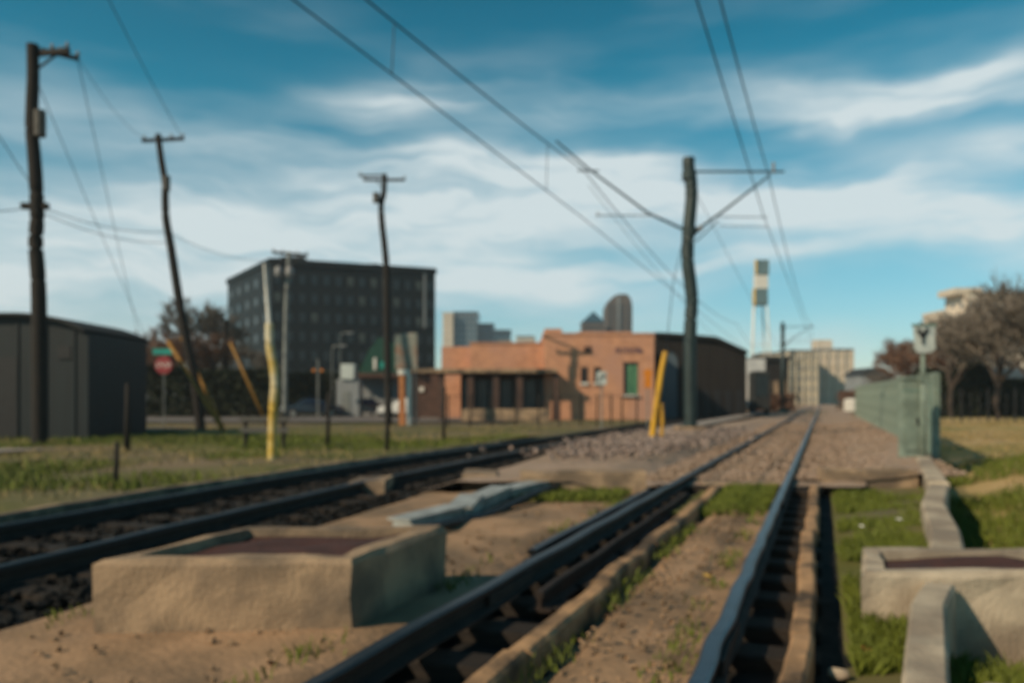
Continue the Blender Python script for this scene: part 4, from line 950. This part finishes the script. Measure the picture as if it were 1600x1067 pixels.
# water tower / tall sign
y = 125; wt = empty('tall_tank_sign', (PX(1190,y), y, 0), label='tall grey-blue tank with its sunlit left edge coloured gold on slender white legs', cat='water tower')
def X_(px): return PX(px,y)-PX(1190,y)
MB().cbox(X_(1181),X_(1200),0,1.9,PZ(476,y),PZ(450,y),.1).build('tank', K['skypanel'], wt)
MB().box(X_(1178),X_(1180.5)-.003,.1,.7,PZ(476,y),PZ(450,y)).build('sunlit_edge', K['sunlitgold'], wt)  # gold strip puts the sunlight on the tank's left side into colour
MB().cbox(X_(1184),X_(1202),.1,1.8,PZ(428,y),PZ(405,y),.1).build('upper_tank', K['skypanel'], wt)
MB().box(X_(1181),X_(1183)-.003,.2,.7,PZ(428,y),PZ(405,y)).build('sunlit_edge', K['sunlitgold'], wt)
MB().cbox(X_(1182),X_(1201),.25,1.65,PZ(450,y)+.003,PZ(428,y)-.003,.0).build('white_band', K['whitep'], wt)
for a, b, yy in ((1179,1173,.2),(1199,1208,.2),(1182,1178,1.7),(1197,1203,1.7)): MB().tube([(X_(b),yy,0),(X_(a),yy,PZ(477,y))], .13, 8).build('leg', K['whitep'], wt, True)
for z in (6, 10): MB().tube([(X_(1176),.2,z),(X_(1204),.2,z)], .06, 6).build('brace', K['whitep'], wt)
# totem sign & gas station things
y = 40; r = empty('totem_sign', (PX(635,y), y, 0), label='two-legged totem sign, one leg orange and one white, with a faded pale board', cat='sign')
MB().box(-.36,-.06,-.1,.1,0,PZ(585,y)).build('orange_leg', mat('orange_brown_panel', (.42,.17,.06), (.34,.13,.05), 4, .6), r)
MB().box(.06,.24,-.1,.1,0,PZ(585,y)).build('white_leg', K['whitep'], r)
MB().box(-.42,.16,-.14,.14,PZ(585,y)+.003,PZ(577,y)).build('cap', K['whitep'], r)
MB().cbox(-.55,.55,-.08,.08,PZ(576,y),PZ(520,y),.05).build('sign_board', mat('faded_board', (.26,.24,.20), (.13,.17,.15), 1.4, .8, c3=(.22,.13,.09), s3=1.6, detail=2), r)
MB().tube([(.42,.15,0),(.42,.15,PZ(576,y))], .06, 8).build('pole', K['galvpole'], r)
y = 62; r = bld('service_station', 'small dark green canopied shop with a red band left of the totem sign', 'shop')
MB().box(PX(560,y),PX(622,y),y,y+5,0,PZ(590,y)).build('wall', K['greywall'], r)
MB().box(PX(552,y),PX(628,y),y-1.5,y+5,PZ(590,y)+.003,PZ(583,y)).build('red_band', K['brickdark'], r)
MB().prism([(PX(565,y),PZ(583,y)+.01),(PX(580,y),PZ(550,y)),(PX(596,y),PZ(528,y)),(PX(622,y),PZ(538,y)),(PX(626,y),PZ(583,y)+.01)], y-1.2, y+4).build('green_canopy', K['awning'], r)
MB().box(PX(598,y),PX(612,y),y-1.3,y-1.21,PZ(576,y),PZ(566,y)).build('teal_plate', K['tealsign'], r)
MB().box(PX(588,y),PX(592,y),y-1.3,y-1.21,PZ(578,y),PZ(560,y)).build('pale_plate', K['whitep'], r)
y = 58; r = empty('pale_kiosk', (PX(545,y), y, 0), label='narrow pale kiosk between the two parked cars', cat='kiosk')
MB().cbox(-.9,.75,0,1.4,0,PZ(592,y),.05).build('body', K['greywall'], r)
MB().cbox(-.55,.4,-.2,1.2,PZ(592,y)+.003,PZ(568,y),.05).build('sign_box', K['signgrey'], r)
MB().box(-.5,.1,-.05,-.003,.1,1.9).build('door', K['galvpole'], r)
y = 56; fl = empty('crossing_signal', (PX(497,y), y, 0), label='small dark crossing signal with two orange lamps above the navy car', cat='signal')
MB().tube([(0,0,0),(0,0,PZ(560,y))], .06, 8).build('pole', K['galvpole'], fl)
for s in (-1, 1):
    MB().tube([(s*.28,-.02,PZ(578,y)),(s*.28,-.12,PZ(578,y))], .15, 12).build('lamp_hood', K['black'], fl)
    MB().tube([(s*.28,-.122,PZ(578,y)),(s*.28,-.14,PZ(578,y))], .10, 12).build('lamp', K['orangep'], fl)
MB().beam((-.4,0,PZ(578,y)),(.4,0,PZ(578,y)), .05, .06).build('lamp_bar', K['black'], fl)
def lamp(px, top, y, label):
    r = empty('street_lamp', (PX(px,y), y, 0), label=label, cat='street lamp', group='small street lamps before the charcoal building'); z = PZ(top,y)
    MB().tube([(0,0,0),(0,0,z-.3),(.12,0,z),(.7,0,z+.05)], [.07,.05,.045,.04], 8).build('pole', K['galvpole'], r, True)
    MB().cbox(.55,1.05,-.12,.12,z-.02,z+.08,.02).build('lamp_head', K['insul'], r)
lamp(519, 540, 60, 'left one of two pale street lamps before the charcoal building')
lamp(532, 520, 66, 'right and taller one of two pale street lamps before the charcoal building')

# ------------------------------------------------------------------ cars
def car(loc, rz, m, label):
    r = empty('parked_car', loc, rz, label=label, cat='car', group='cars parked beyond the verge')
    body = [(-2.1,.35),(-2.15,.62),(-2.05,.85),(-1.45,.95),(-1.05,.98),(-.55,1.38),(.35,1.42),(.95,1.02),(1.75,.90),(2.1,.72),(2.12,.38)]
    mb = MB(); n = len(body)
    for yy, s in ((-.85,.0),(-.80,.05),(.80,.05),(.85,.0)):
        for x, z in body: 
            k = (z-.98)*.45 if z > 1.0 else 0
            mb.v.append((x*(.985 if abs(yy) > .82 else 1), yy-(k if yy > 0 else -k)*1.0, z if abs(yy) < .82 else z*.97+.01))
    for a in range(3):
        for i in range(n): mb.f.append((a*n+i, a*n+(i+1) % n, (a+1)*n+(i+1) % n, (a+1)*n+i))
    mb.f.append(tuple(range(n))); mb.f.append(tuple(3*n+i for i in reversed(range(n))))
    mb.build('body', m, r)
    MB().add([(-.98,-.865,1.0),(.78,-.865,1.02),(.30,-.70,1.34),(-.52,-.70,1.32)], [(0,1,2,3)]).build('side_window', K['glassd'], r)
    MB().add([(.97,-.66,1.04),(.97,.66,1.04),(.42,.58,1.39),(.42,-.58,1.39)], [(0,1,2,3)]).build('windscreen', K['glassd'], r)
    for x in (-1.3, 1.3):
        for s in (-1, 1):
            wl = MB().tube([(x,s*.70,.33),(x,s*.87,.33)], .33, 16).build('wheel', K['rubber'], r, True)
            MB().tube([(x,s*.872,.33),(x,s*.885,.33)], .19, 12).build('rim', K['galv'], wl)
    for s in (-1, 1): MB().cbox(2.08,2.14,s*.62-.16,s*.62+.16,.62,.76,.01).build('headlight', K['headl'], r)
    for s in (-1, 1): MB().cbox(-2.17,-2.11,s*.62-.16,s*.62+.16,.68,.82,.01).build('tail_light', K['red'], r)
car((PX(486,57),57,0), math.radians(-160), K['carblue'], 'navy blue parked car behind the pale utility pole')
car((PX(572,60),60,0), math.radians(185), K['carmaroon'], 'maroon parked car left of the totem sign')
car((PX(648,60),57,0), math.radians(170), K['truck'], 'pale car half hidden behind the totem sign')
strip('road', K['asphalt'], lambda y: -62, lambda y: c2(y)-9.5, 44, 62, lambda o, y, u: .07+0*o, 40, dy=.6)
strip('road', K['asphalt'], lambda y: -40, lambda y: c2(y)-17.5, 27, 33, lambda o, y, u: .10+0*o, 24, dy=.4)

# ------------------------------------------------------------------ trees
def tree(loc, h, spread, label, mt=K['twig'], n0=5, seed=1, name='bare_tree', group='bare trees', depth=5, tw=.05):
    rnd = random.Random(seed); r = empty(name, loc, 0, label=label, cat='tree', group=group)
    tr = MB(); cr = MB()
    def grow(p, d, ln, rad, lev):
        q = p+d*ln; mid = p+d*ln*.5+Vector((rnd.uniform(-1,1),rnd.uniform(-1,1),0))*ln*.06
        (tr if lev < 2 else cr).tube([p, mid, q], [rad, rad*.85, rad*.68], 6 if lev < 2 else 3, cap=False)
        if lev >= depth: return
        k = rnd.choice((3,3,3)) if lev < depth-1 else 5
        if lev == 0: k = n0
        for _ in range(k):
            nd = (d+Vector((rnd.uniform(-1,1),rnd.uniform(-1,1),rnd.uniform(-.25,.6)))*(.75 if lev else .8)*spread).normalized()
            b = p+(q-p)*rnd.uniform(.65 if lev else .8, 1)
            grow(b, nd, ln*rnd.uniform(.62,.85)*(1.15 if lev == 0 else 1), max(tw*.6, rad*.55), lev+1)
    grow(Vector((0,0,-.1)), Vector((rnd.uniform(-.08,.08),rnd.uniform(-.08,.08),1)).normalized(), h*.26, h*.024, 0)
    tr.build('trunk', K['bark'], r); cr.build('crown', mt, r)
    return r
GR = 'bare trees behind the green fence'
for k, (px, yy, h, sp, mt, lb) in enumerate([
  (1487, 58, 9.0, 1.25, 'twig', 'large bare tree with a forked trunk right of the shield sign'),
  (1560, 52, 10.2, 1.2, 'twig', 'tallest bare tree near the right edge'),
  (1612, 47, 10.0, 1.2, 'twig', 'bare tree cut by the right edge of the photo'),
  (1440, 66, 7.2, 1.3, 'twigred', 'small russet bare tree directly behind the shield sign'),
  (1412, 85, 9.0, 1.3, 'twigred', 'farthest russet bare tree, left of the shield sign'),
  (1528, 75, 10.0, 1.2, 'twig', 'slender bare tree in front of the stepped building'),
  (1470, 90, 9.5, 1.3, 'twig', 'brownish bare tree beneath the pale parapet of the stepped building'),
  (1385, 130, 7.5, 1.1, 'twig', 'distant grey bare tree above the far end of the green fence'),
  (1580, 70, 11.5, 1.2, 'twig', 'back row bare tree between the two right edge trees')]):
    tree((PX(px,yy), yy, -.1), h, sp, lb, K[mt], 6, 40+k, group=GR, depth=6, tw=.045)
GL = 'bare trees left of the charcoal building'
for k, (px, yy, h, sp, mt, lb) in enumerate([
  (325, 66, 10.5, 1.0, 'twig', 'bare tree with fine twigs left of the charcoal building'),
  (268, 62, 7.6, 1.3, 'twigred', 'russet shrub tree behind the stop sign'),
  (300, 58, 7.6, 1.3, 'twigred', 'russet tree behind the foot of the leaning pole'),
  (372, 75, 8.0, 1.3, 'twig', 'low dark tree in front of the slate side wall'),
  (235, 70, 7.6, 1.3, 'twigred', 'russet tree at the right end of the warehouse')]):
    tree((PX(px,yy), yy, 0), h, sp, lb, K[mt], 6, 80+k, group=GL, depth=6)
def hedge(px0, px1, yy, h, label, m=K['bush'], n=9000, dep=2.5, sz=.16):
    v = []; f = []; x0, x1 = PX(px0,yy), PX(px1,yy)
    for i in range(n):
        x = random.uniform(x0, x1); hh = h*(.75+.5*float(vn(x*.45+yy, 3)+.5)); z = hh*random.random()**.7; y = yy+random.uniform(0, dep)
        s = random.uniform(.5, 1.2)*sz; a = Vector((random.gauss(0,1),random.gauss(0,1),random.gauss(0,1))).normalized(); b = a.orthogonal().normalized(); c = a.cross(b)
        p = Vector((x,y,z)); k = len(v); v += [p-b*s-c*s*.5, p+b*s-c*s*.5, p+c*s]; f.append((k,k+1,k+2))
    me = bpy.data.meshes.new('hedge'); me.from_pydata([tuple(q) for q in v], [], f); me.materials.append(m)
    return tag(link('hedge', me), label=label, cat='hedge')
hedge(1450, 1680, 60, 3.4, 'dark evergreen hedge under the bare trees on the right', n=14000)
hedge(205, 425, 56, 3.3, 'dark hedge behind the stop sign and orange guards', n=12000)
hedge(1336, 1430, 100, 2.6, 'russet brush behind the far end of the green fence', K['twigred'], 9000, 6)
hedge(1180, 1245, 80, 1.6, 'low brown brush beside the far track', K['twigred'], 2500, 3)
hedge(440, 560, 72, 4.6, 'dark shrubs at the foot of the charcoal building', n=10000)
# dark long building behind the hedge at right + picket fence
y = 66; r = bld('dark_shed', 'long low blue-black shed behind the bare trees on the right'); MB().box(PX(1488,y),PX(1700,y),y,y+6,0,PZ(590,y)).build('wall', K['warehouse'], r)
MB().prism([(PX(1484,y),PZ(590,y)+.003),(PX(1500,y),PZ(574,y)),(PX(1700,y),PZ(574,y)),(PX(1700,y),PZ(590,y)+.003)], y-.4, y+6.4).build('roof', K['sidefac'], r)
for i in range(5): MB().box(PX(1500+i*22,y),PX(1508+i*22,y),y-.05,y-.002,.9,2.1).build('window', K['glassd'], r)
bf = empty('field_fence', (0,0,0), label='thin black post fence along the far side of the dry field on the right', cat='fence')
for i in range(16):
    yy = 44; x = PX(1460+i*14, yy); MB().tube([(x,yy,-.1),(x,yy,1.65 if i % 3 else 1.9)], .03 if i % 3 else .06, 6).build('post', K['black'], bf)
for z in (.3, 1.0, 1.55): MB().tube([(PX(1460,44),44,z),(PX(1684,44),44,z)], .014, 5).build('rail_bar', K['black'], bf)

# ------------------------------------------------------------------ haze
hz = MB().box(-700, 900, -60, 620, -4.5, 52)
hm = bpy.data.materials.new('haze_air'); hm.use_nodes = True; ht = hm.node_tree; ht.nodes.clear()
pv = ht.nodes.new('ShaderNodeVolumePrincipled'); ho = ht.nodes.new('ShaderNodeOutputMaterial'); ht.links.new(pv.outputs[0], ho.inputs['Volume'])
pv.inputs['Color'].default_value = (.86, .93, .97, 1); pv.inputs['Density'].default_value = .00045; pv.inputs['Anisotropy'].default_value = .2
hz.build('haze', hm)['kind'] = 'stuff'
